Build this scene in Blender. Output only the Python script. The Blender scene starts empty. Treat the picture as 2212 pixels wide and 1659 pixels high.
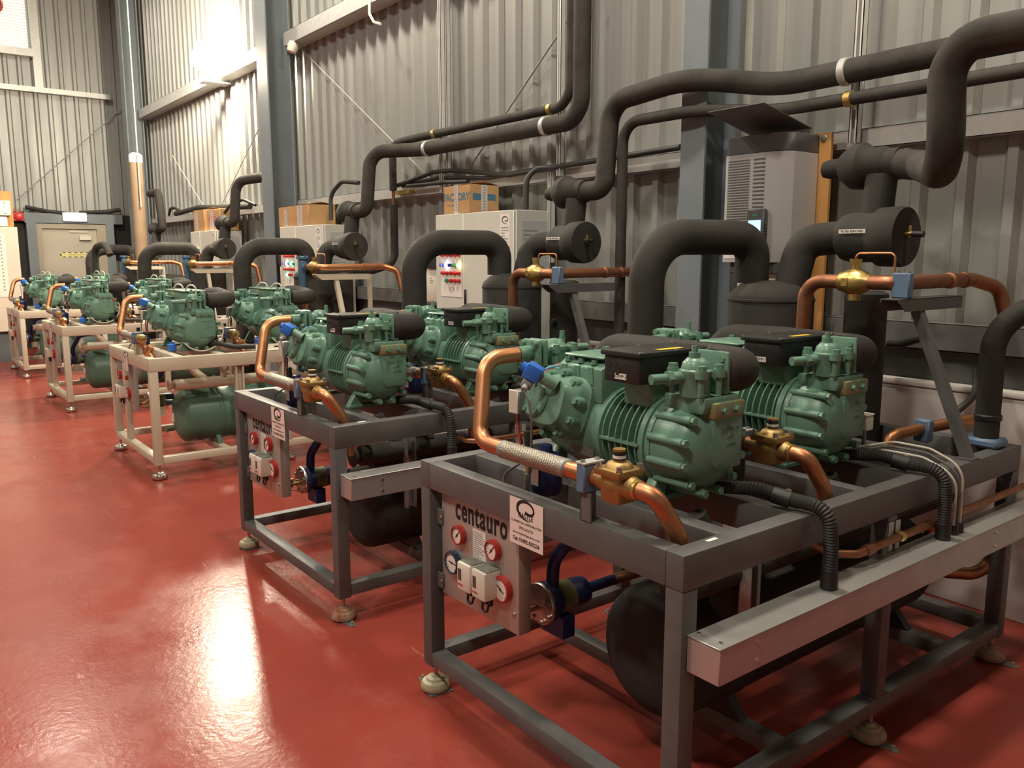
import bpy, bmesh, math, random
from mathutils import Vector, Matrix
random.seed(7)
PI = math.pi
sc = bpy.context.scene
COL = sc.collection

# ------------------------------------------------------------------ camera, light, exposure
F_PX, IW, IH, HOR, VPX, CAMH = 1789.0, 2212.0, 1659.0, 551.0, -290.0, 1.55
pitch = math.atan((IH/2-HOR)/F_PX)
yaw = math.atan((IW/2-VPX)/math.hypot(F_PX, IH/2-HOR))
_fh = Vector((-math.cos(yaw), math.sin(yaw), 0)); _R = Vector((math.sin(yaw), math.cos(yaw), 0)); _Z = Vector((0, 0, 1))
_F = _fh*math.cos(pitch)-_Z*math.sin(pitch); _U = _fh*math.sin(pitch)+_Z*math.cos(pitch)
CAMP = Vector((0, 0, CAMH))
cam = bpy.data.cameras.new('camera'); cam.sensor_width = 36.0; cam.lens = F_PX*36.0/IW; cam.clip_start = .05
camo = bpy.data.objects.new('camera', cam); COL.objects.link(camo)
camo.matrix_world = Matrix(((_R.x, _U.x, -_F.x, 0), (_R.y, _U.y, -_F.y, 0), (_R.z, _U.z, -_F.z, CAMH), (0, 0, 0, 1)))
sc.camera = camo
def P(x, y, ax, v):                      # the point of a pixel's ray on the plane axis = v
    d = _F*F_PX+_R*(x-IW/2)-_U*(y-IH/2)
    return CAMP+d*((v-CAMP[ax])/d[ax])

world = bpy.data.worlds.new('world'); sc.world = world; world.use_nodes = True
bg = world.node_tree.nodes['Background']; bg.inputs[0].default_value = (1.0, .92, .8, 1); bg.inputs[1].default_value = .05
sc.view_settings.view_transform = 'Standard'; sc.view_settings.look = 'None'
sc.view_settings.exposure = .15; sc.view_settings.gamma = 1.0; sc.view_settings.use_curve_mapping = False

WARM = (1.0, .93, .78)
def light(name, kind, loc, power, color=WARM, size=.1, size_y=None, rot=(0, 0, 0)):
    l = bpy.data.lights.new(name, kind); l.energy = power; l.color = color
    if kind == 'AREA':
        l.size = size
        if size_y: l.shape = 'RECTANGLE'; l.size_y = size_y
    else: l.shadow_soft_size = size
    o = bpy.data.objects.new(name, l); COL.objects.link(o); o.location = loc; o.rotation_euler = rot
    return o
BAYW = 140
HIGHBAY = [(-2.4, 1.9), (-7.2, 2.0), (-12.2, 1.6), (-4.5, -2.2), (-10.5, -2.5), (-.6, -1.6)]  # last one is an added fill lamp near the camera
FLOODS = [(P(436, 128, 1, 3.42), 0), (Vector((-5.75, 3.42, 4.35)), 110), (Vector((-.85, 3.35, 3.25)), 60)]

# ------------------------------------------------------------------ materials
MATS = {}
def mat(name, col, rough=.5, metal=0., col2=None, nscale=8., ndetail=4., bump=0., bscale=60., rough2=None, emit=None, spec=.5, stretch=None, coat=0.):
    m = bpy.data.materials.new(name); m.use_nodes = True; MATS[name] = m
    nt = m.node_tree; b = nt.nodes['Principled BSDF']
    b.inputs['Base Color'].default_value = (*col, 1); b.inputs['Roughness'].default_value = rough; b.inputs['Metallic'].default_value = metal
    b.inputs['Specular IOR Level'].default_value = spec; b.inputs['Coat Weight'].default_value = coat
    if emit:
        b.inputs['Emission Color'].default_value = (*emit[0], 1); b.inputs['Emission Strength'].default_value = emit[1]
    if col2 or bump or rough2 is not None:
        tc = nt.nodes.new('ShaderNodeTexCoord'); mp = nt.nodes.new('ShaderNodeMapping'); nt.links.new(tc.outputs['Object'], mp.inputs[0])
        if stretch: mp.inputs['Scale'].default_value = stretch
    if col2 or rough2 is not None:
        n = nt.nodes.new('ShaderNodeTexNoise'); n.inputs['Scale'].default_value = nscale; n.inputs['Detail'].default_value = ndetail; n.inputs['Roughness'].default_value = .65
        nt.links.new(mp.outputs[0], n.inputs['Vector'])
        r = nt.nodes.new('ShaderNodeValToRGB'); r.color_ramp.elements[0].position = .35; r.color_ramp.elements[1].position = .68
        c2 = col2 or col
        r.color_ramp.elements[0].color = (*col, 1); r.color_ramp.elements[1].color = (*c2, 1)
        nt.links.new(n.outputs['Fac'], r.inputs[0]); nt.links.new(r.outputs[0], b.inputs['Base Color'])
        if rough2 is not None:
            mr = nt.nodes.new('ShaderNodeMapRange'); mr.inputs['From Min'].default_value = .35; mr.inputs['From Max'].default_value = .68
            mr.inputs['To Min'].default_value = rough; mr.inputs['To Max'].default_value = rough2
            nt.links.new(n.outputs['Fac'], mr.inputs[0]); nt.links.new(mr.outputs[0], b.inputs['Roughness'])
    if bump:
        n2 = nt.nodes.new('ShaderNodeTexNoise'); n2.inputs['Scale'].default_value = bscale; n2.inputs['Detail'].default_value = 3
        nt.links.new(mp.outputs[0], n2.inputs['Vector'])
        bp = nt.nodes.new('ShaderNodeBump'); bp.inputs['Strength'].default_value = bump; bp.inputs['Distance'].default_value = .01
        nt.links.new(n2.outputs['Fac'], bp.inputs['Height']); nt.links.new(bp.outputs[0], b.inputs['Normal'])
    return m
mat('grey_paint', (.088, .087, .090), .42, 0, (.125, .122, .122), 5, 4, .05, 90, .55)
mat('cream_paint', (.60, .535, .42), .38, 0, (.55, .485, .375), 5, 4, .04, 90, .5)
mat('green_paint', (.130, .255, .190), .30, 0, (.160, .295, .220), 7, 4, .05, 70, .38)
mat('green_tank', (.075, .155, .115), .33, 0, (.095, .185, .135), 4, 4, .03, 60, .42)
mat('copper', (.60, .29, .14), .36, 1., (.46, .21, .11), 9, 5, .02, 40, .52)
mat('copper_old', (.44, .20, .11), .42, 1., (.28, .13, .08), 11, 5, .04, 40, .6)
mat('brass', (.38, .265, .13), .5, 1., (.48, .30, .10), 14, 4, .06, 90, .55)
mat('brass_bright', (.66, .52, .22), .30, 1., (.62, .42, .12), 14, 4, .03, 60, .45)
mat('insulation', (.026, .0245, .023), .72, 0, (.040, .037, .034), 9, 5, .12, 160, .88, spec=.35)
mat('insulation_dusty', (.060, .055, .050), .8, 0, (.038, .035, .032), 6, 5, .12, 160, .9, spec=.3)
mat('black_plastic', (.012, .012, .013), .42, 0, (.02, .02, .02), 12, 3, .05, 200, .55)
mat('rubber', (.016, .016, .016), .6, 0, (.03, .03, .03), 14, 3)
mat('galv', (.58, .58, .56), .4, .35, (.50, .50, .48), 22, 3, .03, 40, .5)
mat('galv_dull', (.36, .36, .35), .5, .6, (.28, .28, .275), 14, 3, .03, 40, .6)
mat('trunking', (.52, .51, .49), .34, .6, (.46, .45, .43), 6, 3, .01, 50, .45)
mat('steel', (.55, .53, .5), .35, 1., (.42, .40, .38), 20, 3)
mat('strut_steel', (.80, .80, .77), .32, .3, (.70, .70, .68), 12, 3)
mat('zinc', (.70, .68, .62), .3, 1.)
mat('blue_paint', (.012, .022, .10), .35, 0, (.02, .03, .13), 6, 3, .03, 60, .45)
mat('blue_plastic', (.03, .16, .62), .35)
mat('blue_clamp', (.10, .17, .28), .45, 0, (.13, .20, .31), 9, 3)
mat('blue_valve', (.055, .13, .22), .5, 0, (.08, .16, .26), 9, 3, .08, 80)
mat('white_plastic', (.74, .70, .62), .4, 0, (.68, .63, .54), 6, 3)
mat('switch_dusty', (.27, .28, .23), .9, 0, (.14, .15, .12), 30, 4)
mat('grey_plastic', (.28, .27, .25), .5)
mat('paper', (.80, .76, .72), .7); mat('sticker', (.86, .72, .68), .55)  # sticker is white; the red floor's bounce is put into its pink
mat('ink', (.012, .012, .012), .6); mat('ink_grey', (.28, .28, .30), .7); mat('ink_blue', (.06, .16, .24), .7)
mat('ink_red', (.55, .05, .03), .6); mat('ink_green', (.03, .22, .13), .6); mat('ink_mark', (.10, .07, .06), .6)
mat('yellow', (.80, .55, .03), .5); mat('yellow_pale', (.75, .66, .30), .6); mat('yellow_old', (.16, .15, .04), .5, 0, (.08, .09, .04), 30, 3)
mat('gauge_red', (.42, .03, .022), .35); mat('gauge_blue', (.018, .035, .085), .35); mat('dial', (.80, .74, .70), .4)
mat('foot_enamel', (.46, .42, .28), .4, 0, (.36, .32, .20), 9, 4, .05, 60)
mat('foot_chipped', (.46, .42, .28), .4, 0, (.30, .09, .05), 13, 2, .05, 60)
mat('foot_chrome', (.72, .68, .6), .22, 1.)
mat('panel_metal', (.50, .47, .43), .38, .55, (.46, .43, .39), 5, 3, .01, 50, .46)
mat('cladding', (.33, .333, .318), .40, .2, (.285, .288, .275), 1.2, 5, .02, 20, .5, stretch=(6, 6, .35))
mat('column_grey_dark', (.105, .125, .14), .5, 0, (.125, .145, .16), 3, 5, .03, 40, .6)  # column grey darkened for the shaded web; plinth bases share it
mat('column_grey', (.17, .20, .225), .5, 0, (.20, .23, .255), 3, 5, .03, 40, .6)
mat('plinth', (.60, .55, .53), .55, 0, (.54, .50, .48), 4, 4, .02, 50)
mat('ledge', (.20, .20, .20), .5, .3, (.15, .15, .15), 6, 4)
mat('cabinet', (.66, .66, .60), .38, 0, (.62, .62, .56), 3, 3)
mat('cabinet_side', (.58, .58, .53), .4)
mat('inverter_light', (.46, .46, .47), .4); mat('inverter_dark', (.085, .088, .095), .45); mat('inverter_vent', (.10, .10, .105), .6)
mat('plywood', (.58, .30, .10), .55, 0, (.48, .23, .07), 3, 6, .05, 40, stretch=(1, 1, .15))
mat('cardboard', (.50, .29, .13), .75, 0, (.44, .25, .11), 5, 4); mat('cardboard_top', (.62, .46, .30), .75)
mat('tape', (.55, .50, .47), .35); mat('door', (.50, .45, .37), .45, 0, (.47, .42, .345), 2, 3)
mat('door_frame', (.38, .33, .25), .5); mat('white_board', (.72, .62, .52), .5); mat('white_box', (.86, .82, .72), .4)
mat('tube_card', (.30, .21, .13), .6, 0, (.25, .17, .105), 7, 3); mat('cable', (.025, .024, .023), .55); mat('cable_grey', (.12, .115, .105), .5)
mat('wire_red', (.50, .05, .05), .4); mat('wire_blue', (.12, .38, .55), .4); mat('wire_white', (.62, .58, .50), .45)
mat('red_shell', (.45, .03, .03), .3, emit=((1, .06, .04), .25)); mat('red_paint', (.45, .03, .025), .3)
mat('lamp_red', (.5, .02, .02), .25); mat('lamp_blue', (.02, .03, .3), .3); mat('lamp_green', (.02, .25, .1), .3); mat('lamp_yellow', (.6, .4, .05), .3)
mat('glow_white', (1, 1, 1), .5, emit=((.72, .80, 1), 14)); mat('glow_green', (0, 1, .4), .5, emit=((.12, 1, .55), 7)); mat('glow_yellow', (1, .9, .3), .5, emit=((1, .82, .25), 9))
mat('screen', (.3, .5, .9), .3, emit=((.35, .60, 1), 1.6)); mat('glow_amber', (1, .6, .1), .5, emit=((1, .55, .1), 5))
mat('flood_glow', (1, 1, 1), .5, emit=((1, .87, .66), 950)); mat('exit_glow', (1, 1, .95), .4, emit=((1, .93, .74), 2.2))
mat('day_glow', (1, 1, 1), .5, emit=((1, .97, .82), 1.5)); mat('slat_white', (.85, .84, .76), .4)
mat('bay_glow', (1, 1, 1), .5, emit=((1, .85, .62), 12)); mat('ceiling_sheet', (.45, .44, .40), .6)
mat('dark_gap', (.02, .019, .018), .8); mat('recess_shade', (.11, .11, .105), .6); mat('rust', (.15, .25, .18), .5, 0, (.34, .23, .08), 14, 4)

def floor_mat():
    m = bpy.data.materials.new('floor_red'); m.use_nodes = True; MATS['floor_red'] = m
    nt = m.node_tree; N = nt.nodes.new; L = nt.links.new; b = nt.nodes['Principled BSDF']
    tc = N('ShaderNodeTexCoord')
    def noise(s, d, vec=None, rough=.6):
        n = N('ShaderNodeTexNoise'); n.inputs['Scale'].default_value = s; n.inputs['Detail'].default_value = d; n.inputs['Roughness'].default_value = rough
        L(vec or tc.outputs['Object'], n.inputs['Vector']); return n.outputs['Fac']
    def ramp(f, p0, p1, c0, c1):
        r = N('ShaderNodeValToRGB'); r.color_ramp.elements[0].position = p0; r.color_ramp.elements[1].position = p1
        r.color_ramp.elements[0].color = (*c0, 1); r.color_ramp.elements[1].color = (*c1, 1); L(f, r.inputs[0]); return r.outputs[0]
    def mix(f, a, c):
        x = N('ShaderNodeMix'); x.data_type = 'RGBA'; L(f, x.inputs[0])
        for s, v in ((x.inputs[6], a), (x.inputs[7], c)):
            if isinstance(v, tuple): s.default_value = (*v, 1)
            else: L(v, s)
        return x.outputs[2]
    base = ramp(noise(.9, 6), .3, .7, (.235, .037, .026), (.30, .056, .040))
    wear = ramp(noise(1.7, 9, rough=.72), .56, .74, (0, 0, 0), (.45, .45, .45))
    mp = N('ShaderNodeMapping'); mp.inputs['Rotation'].default_value = (0, 0, .35); mp.inputs['Scale'].default_value = (1.2, 9, 1); L(tc.outputs['Object'], mp.inputs[0])
    scr = ramp(noise(1.6, 7, mp.outputs[0], .7), .655, .70, (0, 0, 0), (.55, .55, .55))
    mp2 = N('ShaderNodeMapping'); mp2.inputs['Rotation'].default_value = (0, 0, -1.1); mp2.inputs['Scale'].default_value = (1, 14, 1); L(tc.outputs['Object'], mp2.inputs[0])
    scr2 = ramp(noise(1.3, 7, mp2.outputs[0], .7), .68, .715, (0, 0, 0), (.5, .5, .5))
    c = mix(wear, base, (.34, .125, .09)); c = mix(scr, c, (.45, .22, .17)); c = mix(scr2, c, (.42, .21, .16))
    L(c, b.inputs['Base Color'])
    mr = N('ShaderNodeMapRange'); mr.inputs['From Min'].default_value = .3; mr.inputs['From Max'].default_value = .7; mr.inputs['To Min'].default_value = .10; mr.inputs['To Max'].default_value = .34; b.inputs['Specular IOR Level'].default_value = .22
    L(noise(2.3, 8, rough=.7), mr.inputs[0]); L(mr.outputs[0], b.inputs['Roughness'])
    bp = N('ShaderNodeBump'); bp.inputs['Strength'].default_value = .25; bp.inputs['Distance'].default_value = .004
    L(noise(35, 5), bp.inputs['Height']); L(bp.outputs[0], b.inputs['Normal'])
floor_mat()
def braid_mat():
    m = bpy.data.materials.new('braid'); m.use_nodes = True; MATS['braid'] = m
    nt = m.node_tree; N = nt.nodes.new; L = nt.links.new; b = nt.nodes['Principled BSDF']; b.inputs['Metallic'].default_value = .85; b.inputs['Roughness'].default_value = .42
    tc = N('ShaderNodeTexCoord'); sp = N('ShaderNodeSeparateXYZ'); L(tc.outputs['Object'], sp.inputs[0])
    def M(op, a, c=None):
        n = N('ShaderNodeMath'); n.operation = op
        for s, v in zip(n.inputs, (a, c)):
            if v is None: continue
            if isinstance(v, (int, float)): s.default_value = v
            else: L(v, s)
        return n.outputs[0]
    a = M('ARCTAN2', M('SUBTRACT', sp.outputs[2], .118), sp.outputs[1]); x = M('MULTIPLY', sp.outputs[0], 760.)
    h = M('MAXIMUM', M('SINE', M('ADD', x, M('MULTIPLY', a, 22.))), M('SINE', M('SUBTRACT', x, M('MULTIPLY', a, 22.))))
    r = N('ShaderNodeValToRGB'); r.color_ramp.elements[0].position = .2; r.color_ramp.elements[1].position = .9
    r.color_ramp.elements[0].color = (.22, .195, .16, 1); r.color_ramp.elements[1].color = (.52, .47, .39, 1); L(h, r.inputs[0]); L(r.outputs[0], b.inputs['Base Color'])
    bp = N('ShaderNodeBump'); bp.inputs['Strength'].default_value = .5; bp.inputs['Distance'].default_value = .002; L(h, bp.inputs['Height']); L(bp.outputs[0], b.inputs['Normal'])
braid_mat()

# ------------------------------------------------------------------ mesh helpers
ORG = {}
def V(*a): return Vector(a) if len(a) == 3 else Vector(a[0])
def frame(axis):
    a = V(axis).normalized(); t = Vector((0, 0, 1)) if abs(a.z) < .9 else Vector((1, 0, 0))
    x = t.cross(a).normalized(); return x, a.cross(x), a
def fillet(pts, R, n=6):
    pts = [V(p) for p in pts]; out = [pts[0]]
    for i in range(1, len(pts)-1):
        r = R[i] if isinstance(R, (list, tuple)) else R
        a, b, c = pts[i-1], pts[i], pts[i+1]; u = (a-b); w = (c-b); lu, lw = u.length, w.length; u.normalize(); w.normalize()
        ang = u.angle(w)
        if ang > PI-.03 or r <= 0: out.append(b); continue
        t = min(r/math.tan(ang/2), lu*.499, lw*.499); rr = t*math.tan(ang/2)
        p0 = b+u*t; p1 = b+w*t; cen = b+(u+w).normalized()*(rr/math.sin(ang/2)); v0 = p0-cen; v1 = p1-cen; th = v0.angle(v1)
        for k in range(n+1):
            s = k/n; out.append(cen+(v0*math.sin((1-s)*th)+v1*math.sin(s*th))/math.sin(th))
    out.append(pts[-1]); return out
class MB:
    def __init__(s): s.v = []; s.f = []
    def add(s, vs, fs):
        o = len(s.v); s.v += [V(p) for p in vs]; s.f += [tuple(i+o for i in f) for f in fs]; return s
    def box(s, x0, x1, y0, y1, z0, z1):
        return s.add([(x, y, z) for z in (z0, z1) for x, y in ((x0, y0), (x1, y0), (x1, y1), (x0, y1))],
                     [(3, 2, 1, 0), (4, 5, 6, 7), (0, 1, 5, 4), (1, 2, 6, 5), (2, 3, 7, 6), (3, 0, 4, 7)])
    def obox(s, c, ax, ay, az):            # centre, three half-edge vectors
        c, ax, ay, az = V(c), V(ax), V(ay), V(az)
        return s.add([c+ax*i+ay*j+az*k for k in (-1, 1) for i, j in ((-1, -1), (1, -1), (1, 1), (-1, 1))],
                     [(3, 2, 1, 0), (4, 5, 6, 7), (0, 1, 5, 4), (1, 2, 6, 5), (2, 3, 7, 6), (3, 0, 4, 7)])
    def beam(s, p0, p1, w, h, up=(0, 0, 1)):
        p0, p1 = V(p0), V(p1); a = (p1-p0); x = a.cross(V(up)).normalized(); y = x.cross(a).normalized()
        return s.obox((p0+p1)/2, a/2, x*w/2, y*h/2)
    def rings(s, rings, cap=True, close=False):
        n = len(rings[0]); vs = [p for r in rings for p in r]; fs = []
        for i in range(len(rings)-1):
            for j in range(n): fs.append((i*n+j, i*n+(j+1) % n, (i+1)*n+(j+1) % n, (i+1)*n+j))
        if cap:
            fs.append(tuple(range(n))[::-1]); fs.append(tuple((len(rings)-1)*n+j for j in range(n)))
        return s.add(vs, fs)
    def cyl(s, p0, p1, r, n=16, r2=None):
        p0, p1 = V(p0), V(p1); x, y, a = frame(p1-p0); r2 = r if r2 is None else r2
        return s.rings([[p+(x*math.cos(2*PI*j/n)+y*math.sin(2*PI*j/n))*q for j in range(n)] for p, q in ((p0, r), (p1, r2))])
    def lathe(s, prof, o, axis, n=24):     # prof [(radius, height)]
        o = V(o); x, y, a = frame(axis)
        return s.rings([[o+a*h+(x*math.cos(2*PI*j/n)+y*math.sin(2*PI*j/n))*max(r, .0004) for j in range(n)] for r, h in prof])
    def slathe(s, prof, o, axis, xdir, sx=1., sy=1., pw=3., n=40):   # like lathe, with a rounded-square section
        o = V(o); a = V(axis).normalized(); x = V(xdir); x = (x-a*x.dot(a)).normalized(); y = a.cross(x); R = []
        for r, h in prof:
            ring = []
            for j in range(n):
                t = 2*PI*j/n; c, d = math.cos(t), math.sin(t); k = (abs(c)**pw+abs(d)**pw)**(-1/pw); ring.append(o+a*h+(x*c*sx+y*d*sy)*k*max(r, .0004))
            R.append(ring)
        return s.rings(R)
    def sweep(s, path, r, n=12, rf=None):
        path = [V(p) for p in path]; m = len(path); T = []
        for i in range(m):
            t = path[min(i+1, m-1)]-path[max(i-1, 0)]; T.append(t.normalized())
        x, y, a = frame(T[0]); R = []
        for i in range(m):
            if i:
                q = T[i-1].rotation_difference(T[i]); x = q @ x
            x = (x-T[i]*x.dot(T[i])).normalized(); y = T[i].cross(x); rr = rf(i) if rf else r
            R.append([path[i]+(x*math.cos(2*PI*j/n)+y*math.sin(2*PI*j/n))*rr for j in range(n)])
        return s.rings(R)
    def tube(s, pts, r, bend=.1, n=14, seg=7): return s.sweep(fillet(pts, bend, seg), r, n)
    def ribbed(s, pts, r, bend=.05, pitch_=.004, n=10, amp=.08):
        fp = fillet(pts, bend, 12); L = [0]
        for i in range(1, len(fp)): L.append(L[-1]+(fp[i]-fp[i-1]).length)
        m = max(8, int(L[-1]/pitch_)); out = []; k = 0
        for i in range(m+1):
            d = L[-1]*i/m
            while k < len(L)-2 and L[k+1] < d: k += 1
            out.append(fp[k].lerp(fp[k+1], (d-L[k])/max(1e-9, L[k+1]-L[k])))
        return s.sweep(out, r, n, lambda i: r*(1+amp*(1 if i % 2 else -1)))
    def prism(s, poly, o, ex, ey, ez, d):   # polygon in (ex, ey), extruded d along ez
        o, ex, ey, ez = V(o), V(ex), V(ey), V(ez); n = len(poly)
        a = [o+ex*p[0]+ey*p[1] for p in poly]; b = [p+ez*d for p in a]
        fs = [tuple(range(n))[::-1], tuple(range(n, 2*n))]+[(i, (i+1) % n, n+(i+1) % n, n+i) for i in range(n)]
        return s.add(a+b, fs)
    def strip(s, L, R_, nrm, d):            # ribbon between two polylines, thickness d
        n = len(L); nrm = V(nrm)*d; vs = [V(p) for p in L]+[V(p) for p in R_]; vs += [p+nrm for p in vs]; fs = []
        for i in range(n-1):
            a, b, c, e = i, i+1, n+i+1, n+i
            fs += [(a, b, c, e), (2*n+e, 2*n+c, 2*n+b, 2*n+a), (a, 2*n+a, 2*n+b, b), (e, c, 2*n+c, 2*n+e)]
        fs += [(0, n, 3*n, 2*n), (n-1, 3*n-1, 4*n-1, 2*n-1)]
        return s.add(vs, fs)
    def build(s, name, m, parent=None, bevel=0., seg=1, smooth=True, ang=38, loc=None):
        o0 = ORG[parent] if parent else (V(loc) if loc is not None else Vector((0, 0, 0)))
        me = bpy.data.meshes.new(name); me.from_pydata([tuple(p-o0) for p in s.v], [], s.f)
        bm = bmesh.new(); bm.from_mesh(me); bmesh.ops.recalc_face_normals(bm, faces=bm.faces)
        if bevel:
            es = [e for e in bm.edges if len(e.link_faces) == 2 and e.calc_face_angle(0) > .6]
            bmesh.ops.bevel(bm, geom=es, offset=bevel, segments=seg, profile=.5, affect='EDGES', clamp_overlap=True)
        bm.to_mesh(me); bm.free()
        if smooth:
            me.polygons.foreach_set('use_smooth', [True]*len(me.polygons)); me.set_sharp_from_angle(angle=math.radians(ang))
        me.materials.append(MATS[m])
        o = bpy.data.objects.new(name, me); COL.objects.link(o)
        if parent: o.parent = parent; ORG[o] = o0
        else: o.location = o0; ORG[o] = o0
        return o
def thing(name, label, cat, loc, group=None):
    o = bpy.data.objects.new(name, None); COL.objects.link(o); o.location = V(loc); o.empty_display_size = .1; ORG[o] = V(loc)
    o['label'] = label; o['category'] = cat
    if group: o['group'] = group
    return o
def tag(o, label, cat, group=None):
    o['label'] = label; o['category'] = cat
    if group: o['group'] = group
    return o
def struct(o): o['kind'] = 'structure'; return o
def copy_tree(o, parent=None):
    c = o.copy(); COL.objects.link(c); c.parent = parent
    ORG[c] = V(ORG[o])
    for ch in list(o.children): copy_tree(ch, c)
    return c
_hex = {}
def bolt(parent, p, axis, r=.012, h=.014, m='green_paint', name='bolt', n=6):
    key = (round(r, 4), round(h, 4), m, n, name)
    if key not in _hex:
        mb = MB(); mb.cyl((0, 0, 0), (0, 0, h*.25), r*1.18, 12); mb.cyl((0, 0, h*.2), (0, 0, h), r, n)
        o = mb.build(name, m); me = o.data; bpy.data.objects.remove(o); _hex[key] = me
    o = bpy.data.objects.new(name, _hex[key]); COL.objects.link(o); o.parent = parent; ORG[o] = ORG[parent]
    o.location = V(p)-ORG[parent]; o.rotation_mode = 'QUATERNION'; o.rotation_quaternion = V(0, 0, 1).rotation_difference(V(axis).normalized())
    return o
def text(parent, s, size, m, o, right, up, name='lettering', bold=0., align='CENTER', ext=.0004, sx=1., space=1.):
    cu = bpy.data.curves.new('t', 'FONT'); cu.body = s; cu.size = size; cu.align_x = align; cu.align_y = 'CENTER'; cu.offset = bold; cu.space_character = space; cu.extrude = ext; cu.resolution_u = 3
    t = bpy.data.objects.new('t', cu); COL.objects.link(t)
    dg = bpy.context.evaluated_depsgraph_get(); me = bpy.data.meshes.new_from_object(t.evaluated_get(dg)); bpy.data.objects.remove(t); bpy.data.curves.remove(cu)
    x = V(right).normalized(); y = V(up).normalized(); z = x.cross(y); o = V(o)-ORG[parent]
    for v in me.vertices: v.co = o+x*v.co.x*sx+y*v.co.y+z*v.co.z
    me.materials.clear(); me.materials.append(MATS[m]); ob = bpy.data.objects.new(name, me); COL.objects.link(ob); ob.parent = parent; ORG[ob] = ORG[parent]
    return ob
LOGO = [(.55, -.66, .05), (.1, -.66, .12), (-.42, -.48, .22), (-.82, -.10, .32), (-.76, .32, .36), (-.34, .60, .32), (.28, .64, .26), (.80, .44, .22), (.97, .10, .22), (.76, -.14, .24), (.36, -.20, .28), (.02, -.10, .30)]
def logo(parent, c, s, right, up, m='ink', name='emblem'):      # broad hook curling in on itself
    x = V(right).normalized(); y = V(up).normalized(); z = x.cross(y); c = V(c); L = []; R_ = []; n = len(LOGO); pts = []
    for i in range(n-1):
        p = [V(*LOGO[max(0, min(n-1, i+k))]) for k in (-1, 0, 1, 2)]
        for k in range(4):
            t = k/4; pts.append(.5*((2*p[1])+(p[2]-p[0])*t+(2*p[0]-5*p[1]+4*p[2]-p[3])*t*t+(3*p[1]-p[0]-3*p[2]+p[3])*t**3))
    pts.append(V(*LOGO[-1]))
    for i, q in enumerate(pts):
        a = pts[min(i+1, len(pts)-1)]-pts[max(i-1, 0)]; nv = V(-a.y, a.x, 0).normalized(); w = max(.04, q.z*.72)/2; b = V(q.x, q.y, 0)
        for lst, d in ((L, w), (R_, -w)):
            r = b+nv*d; lst.append(c+(x*r.x+y*r.y)*s)
    return MB().strip(L, R_, z, .0005).build(name, m, parent, smooth=False)
def plate(parent, name, m, c, right, up, w, h, d=.0008):
    x = V(right).normalized(); y = V(up).normalized(); z = x.cross(y)
    return MB().obox(V(c)+z*d/2, x*w/2, y*h/2, z*d/2).build(name, m, parent)
def lines(parent, c, right, up, w, h, n, m='ink_grey', name='print_lines', seed=1, th=.28):
    rnd = random.Random(seed); x = V(right).normalized(); y = V(up).normalized(); z = x.cross(y); mb = MB()
    for i in range(n):
        ww = w*rnd.uniform(.45, 1); yy = h/2-(i+.5)*h/n
        mb.obox(V(c)+x*(-(w-ww)/2)+y*yy+z*.0003, x*ww/2, y*h/n*th/2, z*.0003)
    return mb.build(name, m, parent, smooth=False)
XA, YA, ZA = V(1, 0, 0), V(0, 1, 0), V(0, 0, 1)
# ------------------------------------------------------------------ the setting
XE, YB, XR, YF, ZC = -16.0, 3.86, 4.6, -7.0, 6.6
fl = struct(MB().box(XE-.3, XR, YF, YB+.15, -.12, 0).build('floor', 'floor_red', smooth=False))
struct(MB().box(XE-.3, XR, YF, YB+.15, ZC, ZC+.1).build('ceiling', 'ceiling_sheet', smooth=False))
struct(MB().box(XE-.3, XR, YF-.1, YF, 0, ZC).build('wall_front', 'cladding', smooth=False))
struct(MB().box(XR, XR+.1, YF, YB+.15, 0, ZC).build('wall_right', 'cladding', smooth=False))
def sheet(name, parent, o, ex, ez, z0, z1, n=5, per=.2, dep=.034, th=.004):
    o, ex, ez = V(o), V(ex), V(ez); pts = []
    for k in range(n):
        for a, d in ((0, 0), (.115, 0), (.137, dep), (.178, dep)): pts.append((k*per+a, d))
    pts.append((n*per-.001, 0)); vs = []; fs = []
    for t in (0, -th):
        for z in (z0, z1):
            vs += [o+ex*p[0]+ez*(p[1]+t)+ZA*z for p in pts]
    m = len(pts)
    for i in range(m-1):
        fs += [(i, i+1, m+i+1, m+i), (2*m+i, 3*m+i, 3*m+i+1, 2*m+i+1)]
    return MB().add(vs, fs).build(name, 'cladding', parent, smooth=False)
wb = struct(MB().box(XE-.3, XR, YB+.02, YB+.12, 0, ZC).build('wall_back', 'cladding', smooth=False))
for i in range(20):
    sheet('cladding_sheet', wb, (XE+.3+i, YB, 0), XA, -YA, 1.2, ZC)
we = struct(MB().box(XE-.2, XE-.03, YF, YB+.1, 0, ZC).build('wall_end', 'cladding', smooth=False))
for i in range(10):
    y1 = YB-.05-i
    sheet('cladding_sheet', we, (XE, y1, 0), -YA, XA, 2.24 if i < 2 else .02, ZC)
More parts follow.
